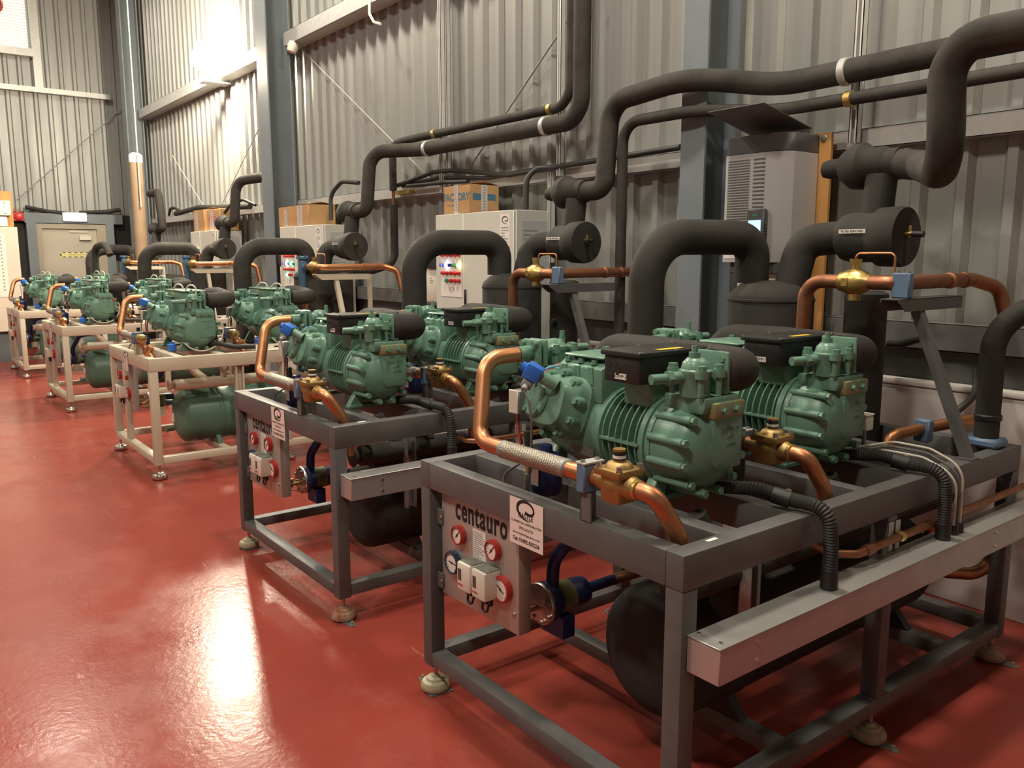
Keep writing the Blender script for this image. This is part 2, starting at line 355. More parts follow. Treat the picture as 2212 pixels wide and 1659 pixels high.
# plinth, ledge and a dark strip for the recess shade along the back wall
struct(MB().box(XE, XR, 3.745, YB+.015, 0, .955).build('trim_1', 'plinth', bevel=.004))
struct(MB().box(XE, XR, 3.735, YB+.015, .957, .985).build('trim_2', 'plinth', bevel=.006, seg=2))
struct(MB().box(XE, XR, 3.81, YB+.015, .987, 1.12).build('trim_3', 'recess_shade'))  # dark strip standing in for the shade below the lowest girt
def girt(name, x0, x1, z0, z1, y=3.75, m='galv'):
    mb = MB(); mb.box(x0, x1, y, y+.003, z0, z1); mb.box(x0, x1, y, 3.83, z1-.003, z1); mb.box(x0, x1, y, 3.83, z0, z0+.003)
    return struct(mb.build(name, m, smooth=False))
C1 = (P(1478, 60, 1, 3.47).x, P(1531, 60, 1, 3.47).x); C2 = (P(557, 200, 1, 3.47).x, P(577, 200, 1, 3.47).x+.02); C3 = (-14.72, -14.5)
n_ = 4
for a, b in ((C1[1]+.01, XR), (C2[1]+.01, C1[0]-.01), (C3[1], C2[0]-.01)):
    girt('trim_%d' % n_, a, b, 1.13, 1.25, 3.74, 'ledge'); n_ += 1
    girt('trim_%d' % n_, a, b, 2.045, 2.135); n_ += 1
    girt('trim_%d' % n_, a, b, 3.70, 3.84, 3.66); n_ += 1
girt('trim_%d' % n_, C2[1]+.01, C1[0]-.01, 5.2, 5.33, 3.66); n_ += 1
for k, (a, b) in enumerate((C1, C2, C3)):
    mb = MB(); mb.box(a, b, 3.47, 3.484, 0, ZC); mb.box(a, b, 3.716, 3.73, 0, ZC)
    c = struct(mb.build('steel_column_%d' % (k+1) if False else 'steel_column', 'column_grey', smooth=False))
    xm = (a+b)/2; MB().box(xm-.005, xm+.005, 3.484, 3.716, 0, ZC).build('web', 'column_grey_dark', c, smooth=False)  # shade of the recess is put into the web's darker grey
# diagonal wind-brace rods
def rod(label, p0, p1, r=.006, m='galv_dull', name='brace_rod'):
    return tag(MB().cyl(p0, p1, r, 8).build(name, m, loc=p0), label, 'rod')
rod('thin dark brace rod rising diagonally behind the hanging pipe bend', P(1015, 362, 1, 3.79), P(1310, 0, 1, 3.79)+V(.9, 0, .9))
rod('thin brace rod slanting down to the rail left of the wall column', P(478, 445, 1, 3.79), P(570, 255, 1, 3.79))
rod('pale brace wire slanting across the cladding above the carton', P(640, 95, 1, 3.79), P(938, 395, 1, 3.79), .004, 'galv', 'brace_wire')
rod('pale brace wire slanting down below the flood lamp', P(372, 335, 1, 3.79), P(448, 458, 1, 3.79), .005, 'wire_white', 'brace_wire')
rod('thin brace rod slanting across the end wall above the door', P(38, 430, 0, XE+.06), P(262, 235, 0, XE+.06), .008)
# end wall: girt, mullion, louvred window, door, beam
mb = MB(); mb.box(XE+.04, XE+.16, -4, 3.55, 4.17, 4.25); struct(mb.build('trim_%d' % n_, 'galv', smooth=False)); n_ += 1
struct(MB().box(XE+.04, XE+.14, 2.44, 2.56, 4.25, ZC).build('trim_%d' % n_, 'galv', smooth=False)); n_ += 1
win = thing('window_1', 'x', 'x', (XE+.05, 1.6, 4.8)); del win['label'], win['category']; struct(win)
MB().box(XE+.03, XE+.05, .8, 2.40, 4.86, 6.1).build('pane', 'day_glow', win, smooth=False)
MB().box(XE+.04, XE+.16, .7, 2.46, 4.72, 4.84).build('window_sill', 'galv', win, smooth=False)
_sl = None
for k in range(26):
    z = 4.88+k*.046
    if _sl is None:
        _sl = MB().obox((XE+.075, 1.6, z), (.018, 0, -.014), (0, .8, 0), (.0015, 0, .002)).build('slat', 'slat_white', win, smooth=False)
    else:
        o = bpy.data.objects.new('slat', _sl.data); COL.objects.link(o); o.parent = win; o.location = (0, 0, k*.046)
D = thing('door_1', 'x', 'x', (XE+.03, 2.83, 0)); del D['label'], D['category']; struct(D)
MB().box(XE+.03, XE+.07, 2.36, 3.20, 0, 1.99).build('door_leaf', 'door', D, bevel=.003)
mb = MB(); mb.box(XE, XE+.11, 2.28, 2.36, 0, 2.07); mb.box(XE, XE+.11, 3.20, 3.34, 0, 2.07); mb.box(XE, XE+.11, 2.36, 3.20, 1.99, 2.07)
mb.build('door_frame', 'door_frame', D, smooth=False)
MB().box(XE+.07, XE+.12, 2.92, 3.10, 1.80, 1.88).build('door_closer', 'white_plastic', D, bevel=.004)
MB().box(XE+.071, XE+.09, 2.78, 3.06, 1.93, 1.95).build('closer_arm', 'white_plastic', D)
sg = plate(D, 'door_sign', 'yellow_pale', (XE+.0715, 2.86, 1.555), YA, ZA, .52, .085)
for k in range(6):
    for s_ in (-1, 1): plate(sg, 'hazard_mark', 'ink', (XE+.0725, 2.67+k*.09, 1.555+s_*.036), YA, ZA, .045, .012)
text(sg, 'Please Keep This Door Closed', .024, 'ink', (XE+.073, 2.89, 1.555), YA, ZA)
MB().prism([(-.03, 0), (0, .035), (.0, -.035)], (XE+.0725, 2.63, 1.555), YA, ZA, XA, .001).build('arrow_mark', 'ink', sg)
struct(MB().box(XE-.02, XE+.13, 2.12, 3.62, 2.08, 2.24).build('trim_%d' % n_, 'column_grey', smooth=False)); n_ += 1
struct(MB().box(XE-.02, XE+.13, 2.14, 2.28, 0, 2.08).build('trim_%d' % n_, 'column_grey', smooth=False)); n_ += 1
struct(MB().box(XE-.02, XE+.13, 3.34, 3.47, 0, 2.08).build('trim_%d' % n_, 'column_grey', smooth=False)); n_ += 1
struct(MB().box(XE-.02, XE+.02, 1.9, 2.14, 0, 2.26).build('trim_%d' % n_, 'dark_gap', smooth=False)); n_ += 1  # black sheet in place of the unlit gap left of the door
struct(MB().box(XE-.02, XE+.02, 3.47, YB, 1.45, 2.24).build('trim_%d' % n_, 'dark_gap', smooth=False)); n_ += 1  # black sheet in place of the unlit opening right of the door
sheet('cladding_sheet', we, (XE+.005, YB-.0, 0), -YA, XA, .02, 1.45, 2)
for k, (ys, a, b) in enumerate((((2.15, 2.75), 2.33, 2.24), ((2.95, 3.60), 2.26, 2.33))):
    tag(MB().tube([(XE+.12, ys[0], a), (XE+.1, (ys[0]+ys[1])/2, (a+b)/2-.015), (XE+.12, ys[1], b)], .035, .3, 8).build('cable_bundle', 'cable', loc=(XE+.12, ys[0], a)),
        ('dark cable bundle lying on the beam beside the red sounder', 'dark cable bundle lying on the beam right of the emergency light')[k], 'cable')
# emergency light, red sounder, alarm bell
e = thing('emergency_light', 'glowing white emergency light box on the beam above the door', 'light', (XE+.13, 2.86, 2.13))
MB().box(XE+.13, XE+.155, 2.68, 3.05, 2.11, 2.26).build('back_plate', 'white_plastic', e, bevel=.004)
MB().box(XE+.155, XE+.22, 2.69, 3.04, 2.115, 2.255).build('diffuser', 'exit_glow', e, bevel=.02, seg=3)
e = thing('sounder', 'small red alarm sounder on the beam beside the door', 'alarm', (XE+.15, 2.05, 2.1))
MB().box(XE+.02, XE+.14, 1.94, 2.12, 2.10, 2.24).build('base', 'red_paint', e, bevel=.008)
MB().lathe([(.06, 0), (.058, .03), (.04, .055), (0, .062)], (XE+.14, 2.04, 2.17), XA, 18).build('dome', 'red_shell', e)
for y in (1.99, 2.06): MB().tube([(XE+.1, y, 2.24), (XE+.1, y, 2.30)], .008, .01, 6).build('wire', 'wire_red', e)
e = thing('alarm_bell', 'dark red round alarm bell in front of the louvred window', 'alarm', (XE+.2, 1.98, 5.42))
MB().lathe([(.02, -.02), (.14, 0), (.15, .03), (.12, .08), (.05, .10), (0, .105)], (XE+.2, 1.93, 5.43), XA, 24).build('gong', 'red_paint', e)
MB().cyl((XE+.05, 1.93, 5.43), (XE+.19, 1.93, 5.43), .02, 10).build('stalk', 'red_paint', e)
# white board group on the left of the end wall
e = thing('white_panel', 'tall white panel with a column of printed marks below the plywood board', 'panel', (-14.0, 1.1, 0))
MB().box(-14.3, -14.0, .35, 1.77, .45, 1.95).build('body', 'white_board', e, bevel=.006)
MB().box(-13.999, -13.996, 1.42, 1.60, .95, 1.86).build('chart', 'white_box', e)
for k in range(16): plate(e, 'chart_mark', 'ink_grey', (-13.9955, 1.545, 1.80-k*.05), YA, ZA, .018, .022)
MB().box(-14.25, -14.05, .5, 1.7, 0, .45).build('plinth_base', 'column_grey_dark', e)
pb = MB().box(-14.34, -14.3, .35, 1.77, 1.5, 2.47).build('plywood_board', 'plywood', loc=(-14.3, 1.0, 1.5)); tag(pb, 'orange plywood board fixed behind the white boxes by the end wall', 'board')
e = thing('junction_box', 'flat white junction box screwed to the upper plywood board', 'box', (-14.3, 1.3, 2.2))
MB().box(-14.3, -14.2, 1.05, 1.735, 2.12, 2.33).build('case', 'white_box', e, bevel=.006)
for z in (2.15, 2.30): bolt(e, (-14.2, 1.66, z), XA, .012, .006, 'steel', 'screw')
e = tag(MB().box(-14.3, -14.17, 1.1, 1.68, 1.962, 2.10).build('switch_box', 'white_box', bevel=.02, seg=2, loc=(-14.3, 1.3, 1.97)), 'white rounded switch box under the junction box on the plywood', 'box')
# tall card tube and wire by the corner
TX = P(302, 480, 1, 3.05).x
e = thing('card_tube', 'tall beige card tube standing behind the cream skids near the corner', 'tube', (TX, 3.05, .0))
MB().cyl((TX, 3.05, 0), (TX, 3.05, 2.82), .085, 20).build('tube', 'tube_card', e)
MB().lathe([(.087, 2.80), (.087, 2.90), (.05, 2.93), (0, 2.93)], (TX, 3.05, 0), ZA, 20).build('wrap', 'paper', e)
tag(MB().cyl((TX+.12, 3.05, 2.2), (TX+.12, 3.05, 6.5), .008, 8).build('drop_wire', 'wire_white', loc=(TX+.12, 3.05, 2.2)), 'thin pale drop wire hanging beside the card tube', 'wire')
# small sensor under the high rail
e = tag(MB().lathe([(.05, 0), (.06, .04), (.045, .10), (0, .115)], (P(640, 98, 1, 3.7).x, 3.68, 3.70), (-.1, -.3, -.9), 16).build('motion_sensor', 'white_plastic', loc=(P(640, 98, 1, 3.7).x, 3.68, 3.70)), 'small pale motion sensor under the high rail by the column', 'sensor')
tag(MB().tube([P(798, 0, 1, 3.65), P(798, 30, 1, 3.62), P(808, 48, 1, 3.6), P(822, 52, 1, 3.6)], .012, .08, 8).build('loose_cable_end', 'wire_white', loc=P(798, 0, 1, 3.65)), 'pale cable end hooking down from the high rail', 'cable')
# lamps
for k, (p, w) in enumerate(FLOODS):
    e = thing('flood_lamp', ('dazzling flood lamp high on the back wall between the columns', 'flood lamp high on the back wall above the hanging pipe bend', 'flood lamp on the back wall above the inverter bay')[k], 'lamp', p)
    MB().cyl(p+V(0, 0, .10), p+V(0, 0, .19), .075, 20).build('housing', 'galv_dull', e)
    if k == 0: MB().lathe([(.06, .105), (.10, .085), (.125, .03), (.125, -.03), (.10, -.085), (.055, -.118), (0, -.125)], p, ZA, 28).build('lens', 'flood_glow', e)
    MB().beam(p+V(0, 0, .18), (p.x, 3.81, p.z+.18), .04, .02).build('bracket', 'galv', e); MB().box(p.x-.36, p.x-.14, p.y+.05, 3.81, p.z-.22, p.z-.2).build('shelf_bracket', 'galv', e)
    if k == 0: continue
    MB().lathe([(.13, .10), (.15, .06), (.16, -.02)], p, ZA, 24).build('shade', 'galv_dull', e)
    l = light('flood_light', 'POINT', (p.x, p.y-.16, p.z), w, (1.0, .86, .64), .09); l.parent = e; l.location = V(0, -.16, 0)
for k, (x, y) in enumerate(HIGHBAY):
    e = thing('highbay_lamp', 'round high bay lamp hanging under the roof over '+('the grey skids', 'the cream skids', 'the skid by the door', 'the open red floor', 'the floor by the white panel', 'the viewer, added as fill')[k], 'lamp', (x, y, 6.0), 'high bay lamps under the roof')
    MB().lathe([(.03, .5), (.06, .45), (.08, .3), (.28, .05), (.3, 0), (.27, .0)], (x, y, 6.0), ZA, 24).build('reflector', 'galv_dull', e)
    MB().lathe([(.265, 0), (.2, -.02), (0, -.03)], (x, y, 6.0), ZA, 24).build('lens', 'bay_glow', e)
    l = light('highbay_light', 'AREA', (0, 0, 0), BAYW, WARM, .5); l.data.shape = 'DISK'; l.parent = e; l.location = (0, 0, -.06)
# ------------------------------------------------------------------ skids: everything is laid out on the dark skid by the inverter, then repeated along the row
X0, X1, Y0, Y1, ZT = -2.41, -1.226, 1.456, 3.345, .85
SKID = {'A': (0., 'the grey skid by the inverter'), 'B': (-1.86, 'the grey skid beside the cream ones'),
        'C': (-4.71, 'the cream skid beside the grey ones'), 'D': (-7.90, 'the middle cream skid'), 'E': (-10.80, 'the cream skid by the door')}
REG = {'grey': [], 'cream': []}       # (root, label template, category, group)
def reg(kind, o, tmpl, cat, group=None):
    REG[kind].append((o, tmpl, cat, group)); return o
def rthing(kind, name, tmpl, cat, loc, group=None):
    return reg(kind, thing(name, tmpl, cat, loc, group), tmpl, cat, group)

def make_frame(kind):
    m = kind+'_paint'; t = .057; T = 'grey' if kind == 'grey' else 'cream'
    e = rthing(kind, 'skid_frame', 'box-section steel frame of {s}', 'frame', ((X0+X1)/2, (Y0+Y1)/2, 0))
    B = dict(bevel=.004, seg=2)
    def rail(n, *b): return MB().box(*b).build(n, m, e, **B)
    for x in (X0, X1-t):
        rail('top_rail', x, x+t, Y0, Y1, ZT-.092, ZT); rail('bottom_rail', x, x+t, Y0+t, Y1-t, .108, .158)
        for y in (Y0, Y1-t): rail('post', x+.0005, x+t-.0005, y+.0005, y+t-.0005, .1, ZT-.092)
        rail('post', x+.0005, x+t-.0005, 2.40, 2.455, .158, ZT-.092)
    for y in (Y0, Y1-t): rail('top_rail', X0+t, X1-t, y, y+t, ZT-.092, ZT-.0006); rail('bottom_rail', X0+t, X1-t, y, y+t, .108, .158)
    for y, w in ((1.649, .057), (1.945, .055), (2.302, .05), (2.60, .05), (2.93, .05)): rail('cross_member', X0+t, X1-t, y, y+w, ZT-.092, ZT-.001)
    for y in (1.95, 2.95): rail('floor_member', X0+t, X1-t, y, y+.05, .108, .157)
    fm = ('foot_enamel', 'foot_chipped') if kind == 'grey' else ('foot_chrome', 'foot_chrome')
    for i, (x, y) in enumerate(((X0+.03, Y0+.03), (X1-.03, Y0+.03), (X0+.03, 2.43), (X1-.03, 2.43), (X0+.03, Y1-.03), (X1-.03, Y1-.03))):
        f = MB().lathe([(.050, .006), (.053, .012), (.053, .024), (.047, .035), (.034, .040), (.031, .047), (.016, .05), (.014, .058)], (x, y, 0), ZA, 24).build('levelling_foot', fm[i % 2], e)
        MB().cyl((x, y, .06), (x, y, .108), .0085, 12).build('stud', 'steel', f)
        MB().cyl((x, y, .0), (x, y, .008), .047, 24).build('rubber_pad', 'rubber', f)
        if kind == 'grey':
            s_ = -1 if x < -1.8 else 1
            MB().prism([(-.055, -.045), (-.045, .05), (.10, .012), (.10, -.008)], (x, y, .0005), (s_, 0, 0), (0, -1 if i < 2 else 1, 0), ZA, .003).build('foot_plate', 'ledge', f)
            bolt(f, (x+s_*.083, y-.002, .0035), ZA, .006, .014, 'rust', 'anchor_bolt')
    # maker's sticker on the front rail and the small white tag on the side rail
    a = P(1105, 1070, 1, Y0-.001); b = P(1171, 1158, 1, Y0-.001); w = .155; h = .142; c = V((a.x+b.x)/2, Y0-.002, .772)
    if kind == 'grey':
        st = plate(e, 'sticker', 'sticker', c, XA, ZA, w, h)
        logo(st, c+V(-.005, -.001, .040), .042, XA, ZA)
        text(st, 'CASTLE', .023, 'ink', c+V(-.002, -.0012, .022), XA, ZA, sx=.9)
        text(st, 'COMMERCIAL REFRIGERATION', .0102, 'ink_mark', c+V(0, -.001, .0), XA, ZA)
        text(st, 'SPECIALISTS', .0125, 'ink_mark', c+V(0, -.001, -.017), XA, ZA)
        text(st, 'www.castlerefrigeration.co.uk', .0105, 'ink_mark', c+V(0, -.001, -.034), XA, ZA)
        text(st, 'Tel: 01892 835236', .0165, 'ink', c+V(0, -.001, -.054), XA, ZA, bold=.0003)
    else:
        st = plate(e, 'sticker', 'ink_grey', c+V(-.05, 0, 0), XA, ZA, .13, .15)
        plate(st, 'sticker_face', 'sticker', c+V(-.05, -.0008, -.0), XA, ZA, .118, .138)
        logo(st, c+V(-.055, -.002, .040), .040, XA, ZA); lines(st, c+V(-.05, -.002, -.025), XA, ZA, .1, .07, 5, 'ink_grey', seed=3)
    if kind == 'grey':
        hp = P(1618, 1300, 0, -1.345)
        mb = MB(); mb.box(-1.365, -1.325, hp.y-.022, hp.y-.019, .40, ZT-.093); mb.box(-1.365, -1.325, hp.y+.019, hp.y+.022, .40, ZT-.093); mb.box(-1.365, -1.362, hp.y-.022, hp.y+.022, .40, ZT-.093); mb.build('strut_hanger', 'galv_dull', e)
        plate(e, 'tag', 'paper', (-1.262, 1.60, ZT+.0002), YA, -XA, .038, .012)
    else:                                             # upright channel by the gauge board, pipe hangers under the long rail
        MB().box(-2.03, -1.985, Y0+.005, Y0+.05, .158, ZT-.093).build('front_channel', m, e, **B)
        for y in (2.05,):
            mb = MB(); mb.box(X1-.052, X1-.012, y, y+.012, .52, ZT-.092); mb.box(X1-.052, X1-.012, y+.05, y+.062, .52, ZT-.092); mb.box(X1-.052, X1-.046, y, y+.062, .52, ZT-.092)
            mb.build('pipe_hanger', m, e)
    return e

def make_panel(kind):
    e = rthing(kind, 'gauge_panel', 'metal gauge panel with red gauges hinged to {s}', 'panel', (-2.1, 1.49, .4))
    xl, xr, zb, zt, yp = -2.325, -1.895, .385, .752, 1.487
    MB().box(xl, xr, yp, yp+.05, zb, zt).build('panel', 'panel_metal', e, bevel=.004, seg=2)
    f = yp-.0008
    if kind == 'grey':
        text(e, 'centauro', .108, 'ink', (-2.095, f, .712), XA, ZA, bold=.0024, sx=.66, space=1.12)
    else:
        text(e, 'centauro', .075, 'ink_grey', ((xl+xr)/2-.02, f, .70), XA, ZA, bold=.001)
    def gauge(px, py, r, rim, ang):
        c = P(px, py, 1, yp); c.y = yp
        g = MB().lathe([(r, 0), (r*1.02, .012), (r*.98, .02), (r*.86, .022), (r*.85, .015)], c, -YA, 28).build('gauge', rim, e)
        MB().cyl(c+V(0, -.010, 0), c+V(0, -.016, 0), r*.86, 28).build('dial', 'dial', g)
        d = V(math.cos(ang), 0, math.sin(ang)); q = c+V(0, -.0168, 0)
        MB().obox(q+d*r*.12, d*r*.55, V(0, .0006, 0), d.cross(YA)*.0014).build('needle', 'ink', g); MB().cyl(q, q+V(0, -.002, 0), .0035, 10).build('needle_hub', 'ink', g)
        mb = MB()
        for k in range(13):
            a = math.radians(-45+k*22.5); dd = V(math.cos(a), 0, math.sin(a)); mb.obox(q+dd*r*.72, dd*r*.06, V(0, .0004, 0), dd.cross(YA)*.0006)
        mb.build('scale_marks', 'ink', g)
    gauge(996, 1154, .033, 'gauge_red', math.radians(50)); gauge(1070, 1187, .034, 'gauge_red', math.radians(48))
    gauge(984, 1213, .040, 'gauge_blue', math.radians(-5)); gauge(1090, 1271, .043, 'gauge_red', math.radians(152))
    c = P(1036, 1178, 1, yp); np_ = plate(e, 'nameplate', 'paper', V(c.x, f, c.z), XA, ZA, .072, .098); lines(np_, V(c.x, f-.001, c.z), XA, ZA, .064, .088, 13, seed=5)
    for i, px in enumerate(((1000, 1247), (1032, 1264))):
        q = P(*px, 1, yp-.065); x, z = q.x, q.z+.0
        s_ = MB().box(x-.036, x+.036, yp-.065, yp, z-.048, z+.045).build('pressure_switch', 'white_plastic', e, bevel=.006, seg=2)
        MB().box(x-.031, x+.033, yp-.055, yp-.003, z+.0452, z+.047).build('dusty_top', 'switch_dusty', s_)
        MB().box(x-.027, x-.010, yp-.0662, yp-.065, z-.014, z+.024).build('scale_window', 'ink_mark', s_)
        text(s_, 'Danfoss', .011, 'ink_red', (x-.018, yp-.0662, z-.028), XA, ZA)
        for k in range(3):
            gx = x-.02+k*.02; zz = z-.048
            MB().cyl((gx, yp-.03, zz+.001), (gx, yp-.03, zz-.022), .0085, 12).build('cable_gland', 'black_plastic', s_)
        MB().tube([(x-.02, yp-.03, z-.068), (x-.02, yp-.035, z-.095), (x+.005, yp-.035, z-.10), (x+.012, yp-.03, z-.068)], .004, .012, 8).build('cable_loop', 'cable', s_)
    for z in (.45, .69): bolt(e, (xr-.022, yp, z), -YA, .006, .006, 'steel', 'screw')
    for z in (.43, .66): MB().box(xl-.028, xl+.012, yp-.006, yp-.0005, z-.028, z+.028).build('hinge', 'grey_paint' if kind == 'grey' else 'cream_paint', e, bevel=.003); 
    for z in (.43, .66): bolt(e, (xl+.004, yp-.006, z), -YA, .005, .004, 'steel', 'screw')
    MB().tube([(xr-.1, yp+.05, .46), (xr-.02, yp+.11, .45), (xr+.05, yp+.12, .43), (xr+.0, yp+.10, .40), (xr-.12, yp+.05, .40)], .003, .04, 8).build('capillary', 'copper_old', e)
    return e

OC = V(-1.45, 1.823, 1.014)               # centre of the motor cover face of the aisle-side compressor
def make_compressor(kind):
    G = 'green_paint'; big = kind == 'cream'; o = OC
    e = rthing(kind, 'compressor', '', 'compressor', (o.x-.3, o.y, ZT))
    def q(u, v, w): return o+V(u, v, w)
    rb = .142 if big else .130; rbolt = rb-.002
    # crankcase with fins, motor cover
    body = MB().lathe([(0, -.635), (.07, -.63), (.105, -.60), (.118, -.55), (.134, -.48), (.136, -.315), (.108, -.309), (.108, -.16), (rb+.004, -.158), (rb+.006, -.15), (rb+.006, -.137), (rb-.01, -.136)], o, XA, 40).build('crankcase', G, e)
    fn = None
    n_f = 6 if not big else 7
    for k in range(n_f):
        u = -.298+k*(.132/(n_f-1)) if not big else -.255+k*.014
        if fn is None:
            fn = MB().lathe([(.10, u-.0028), (.137, u-.0022), (.137, u+.0022), (.10, u+.0028)], o, XA, 40).build('cooling_fin', G, e)
            u0 = u
        else:
            c = bpy.data.objects.new('cooling_fin', fn.data); COL.objects.link(c); c.parent = e; c.location = (u-u0, 0, 0); ORG[c] = ORG[e]
    mb = MB(); mb.box(o.x-.305, o.x-.15, o.y-.142, o.y-.12, o.z-.003, o.z+.004); mb.box(o.x-.305, o.x-.15, o.y+.12, o.y+.142, o.z-.003, o.z+.004); mb.build('fin_rib', G, e)
    cov = MB().lathe([(rb, -.136), (rb+.001, -.122), (rb-.003, -.115), (rb-.005, -.06), (rb-.013, -.022), (rb-.03, .004), (rb-.06, .020), (rb-.09, .027), (0, .030)], o, XA, 40).build('motor_cover', G, e)
    bosses = None
    for k in range(12):
        a = math.radians(15+30*k)
        if k in (2, 3): continue
        d = V(0, math.cos(a), math.sin(a)); p = o+d*rbolt
        if bosses is None:
            bosses = MB().cyl((0, 0, -.122), (0, 0, 0), .0125, 12, .0115).build('b', G); bm_ = bosses.data; bpy.data.objects.remove(bosses)
        b = bpy.data.objects.new('bolt_boss', bm_); COL.objects.link(b); b.parent = cov; ORG[b] = ORG[e]; b.location = p-ORG[e]; b.rotation_euler = (0, PI/2, 0)
        bolt(cov, p+V(.0, 0, 0), XA, .0118, .015)
    for a0, a1 in ((135, 165), (165, 195), (-15, 15)):      # shallow webs between the bosses
        am = math.radians((a0+a1)/2); d = V(0, math.cos(am), math.sin(am)); t = V(0, -math.sin(am), math.cos(am))
        MB().obox(o+V(-.122, 0, 0)+d*(rb-.006), V(.006, 0, 0), d*.006, t*.022).build('web', G, cov)
    # top pad on the cover with the cast name pad
    pad = MB().prism([(-.125, .085), (-.02, .105), (.014, .105), (.022, .125), (.022, .150), (-.125, .150)], q(0, -.062, 0), XA, ZA, YA, .150).build('cover_pad', G, cov, bevel=.004, seg=2)
    MB().prism([(-.062, .10), (.062, .10), (.062, -.055), (-.045, -.055), (-.062, -.03)], q(-.06, .032, 0), YA, ZA, XA, .090).build('name_pad', G, cov, bevel=.003, seg=2)
    MB().box(o.x-.02, o.x+.036, o.y-.035, o.y+.096, o.z+.092, o.z+.136).build('rusty_lip', 'rust' if not big else G, cov, bevel=.005, seg=2)
    for v in (0., .055): bolt(cov, q(.036, v, .114), XA, .010, .012)
    for v in (-.045, .052): MB().box(o.x-.055, o.x+.008, o.y+v-.018, o.y+v+.018, o.z+.15, o.z+.162).build('stud_pad', G, cov, bevel=.003)
    text(cov, '305015 03', .019, G, q(.0305, .04, .058), YA, ZA, ext=.0012); text(cov, 'UNI', .015, G, q(.0305, .04, .036), YA, ZA, ext=.0012)
    text(cov, 'BITZER', .014, G, q(.0305, .048, .013), YA, ZA, ext=.0012)
    # suction valve on the pad
    cx, cy = -.038, -.035
    sv = MB().lathe([(.042, .150), (.042, .205), (.047, .212), (.047, .222), (.040, .226), (.036, .243), (.024, .256), (0, .26)], q(cx, cy, 0), ZA, 28).build('suction_valve', G, e)
    for du, dv in ((-.05, -.035), (.05, -.035), (-.05, .04), (.05, .04)):
        MB().cyl(q(cx+du, cy+dv, .155), q(cx+du, cy+dv, .222), .0085, 10).build('valve_stud', G, sv)
        MB().cyl(q(cx+du, cy+dv, .205), q(cx+du, cy+dv, .224), .017, 14).build('valve_ear', G, sv)
        MB().beam(q(cx+du, cy+dv, .2135), q(cx, cy, .2135), .026, .016).build('ear_web', G, sv)
        bolt(sv, q(cx+du, cy+dv, .224), ZA, .0135, .016)
    mb = MB(); mb.cyl(q(cx, cy-.005, .25), q(cx, cy-.005, .272), .016, 14); mb.cyl(q(cx, cy-.005, .27), q(cx, cy-.005, .29), .009, 6); mb.build('service_cap', G, sv)
    sd = V(-.30, -.95, -.02).normalized(); s0 = q(cx-.01, cy-.02, .203)
    mb = MB(); mb.cyl(s0, s0+sd*.055, .018, 16); mb.cyl(s0+sd*.05, s0+sd*.066, .0215, 6); mb.cyl(s0+sd*.06, s0+sd*.115, .0145, 16); mb.build('valve_spindle', G, sv)
    MB().box(o.x-.105, o.x+.022, o.y+.030, o.y+.042, o.z+.158, o.z+.272).build('suction_flange', G, e, bevel=.008, seg=2)
    for u in (-.085, .002):
        for w in (.178, .25): bolt(sv, q(u, .030, w), -YA, .0085, .006)
    # heads
    def head(s_, name, ln):
        a = V(0, -s_*math.cos(.30), math.sin(.30)); c = q(-.475, -s_*.065, .050)
        h = MB().slathe([(.09, -.03), (.098, .03), (.098, .045), (.103, .048), (.103, .068), (.098, .074), (.096, ln*.60), (.088, ln*.74), (.078, ln*.82), (.074, ln*.98), (.068, ln), (0, ln+.001)], c, a, XA, 1.06, .98, 3.4).build(name, G, e)
        x = XA; y = a.cross(x)
        for k in range(10):
            t = math.radians(k*36+10); d = x*math.cos(t)+y*math.sin(t)
            pp = c+a*(ln*.66)+d*.098
            MB().cyl(pp-a*.012, pp+a*.010, .0165, 14).build('bolt_pocket', G, h)
            bolt(h, pp+a*.010, a, .0115, .013)
        cc = c+a*(ln-.004)+x*(-.040)+y*.0
        MB().lathe([(.058, 0), (.058, .012), (.052, .018), (0, .019)], cc, a, 24).build('head_cover', G, h)
        for k in range(5):
            t = math.radians(k*72+20); d = x*math.cos(t)+y*math.sin(t); bolt(h, cc+a*.014+d*.046, a, .009, .010)
        return h, c, a
    hd, hc, ha = head(1, 'cylinder_head', .155); head(-1, 'cylinder_head', .09)
    # solenoid coil on the aisle-side head
    pv = q(-.44, -.215, .155); dv = V(-.62, -.55, .45).normalized()
    MB().cyl(pv-dv*.02, pv+dv*.05, .02, 16).build('solenoid_stem', G, e)
    xx = dv; yy = V(0, 0, 1)-dv*dv.z; yy.normalize(); zz = xx.cross(yy); cb = pv+dv*.062
    so = MB().obox(cb, xx*.026, yy*.024, zz*.030).build('solenoid_coil', 'blue_plastic', e, bevel=.004, seg=2)
    MB().cyl(cb+xx*.026, cb+xx*.042, .0155, 18).build('coil_cap', 'blue_plastic', so)
    cg = cb-yy*.040+V(.008, -.008, 0); pl_ = MB().obox(cg, xx*.016, yy*.014, zz*.017).build('coil_plug', 'grey_plastic', so, bevel=.004)
    MB().cyl(cg+V(.008, -.01, -.002), cg+V(.022, -.03, -.012), .0095, 12).build('plug_gland', 'grey_plastic', so)
    MB().tube([cg+V(.02, -.028, -.011), cg+V(.045, -.03, -.04), cg+V(.06, -.03, -.10), cg+V(.055, -.03, -.26)], .0035, .05, 8).build('coil_cable', 'cable_grey', so)
    # top head and delivery valve
    top = MB().prism([(-.105, .09), (.105, .09), (.105, .195), (.085, .222), (-.06, .222), (-.105, .195)], q(-.535, .0, 0), YA, ZA, XA, .20).build('top_head', G, e, bevel=.006, seg=2)
    MB().box(o.x-.52, o.x-.345, o.y-.095, o.y+.095, o.z+.222, o.z+.231).build('head_ridge', G, top, bevel=.004)
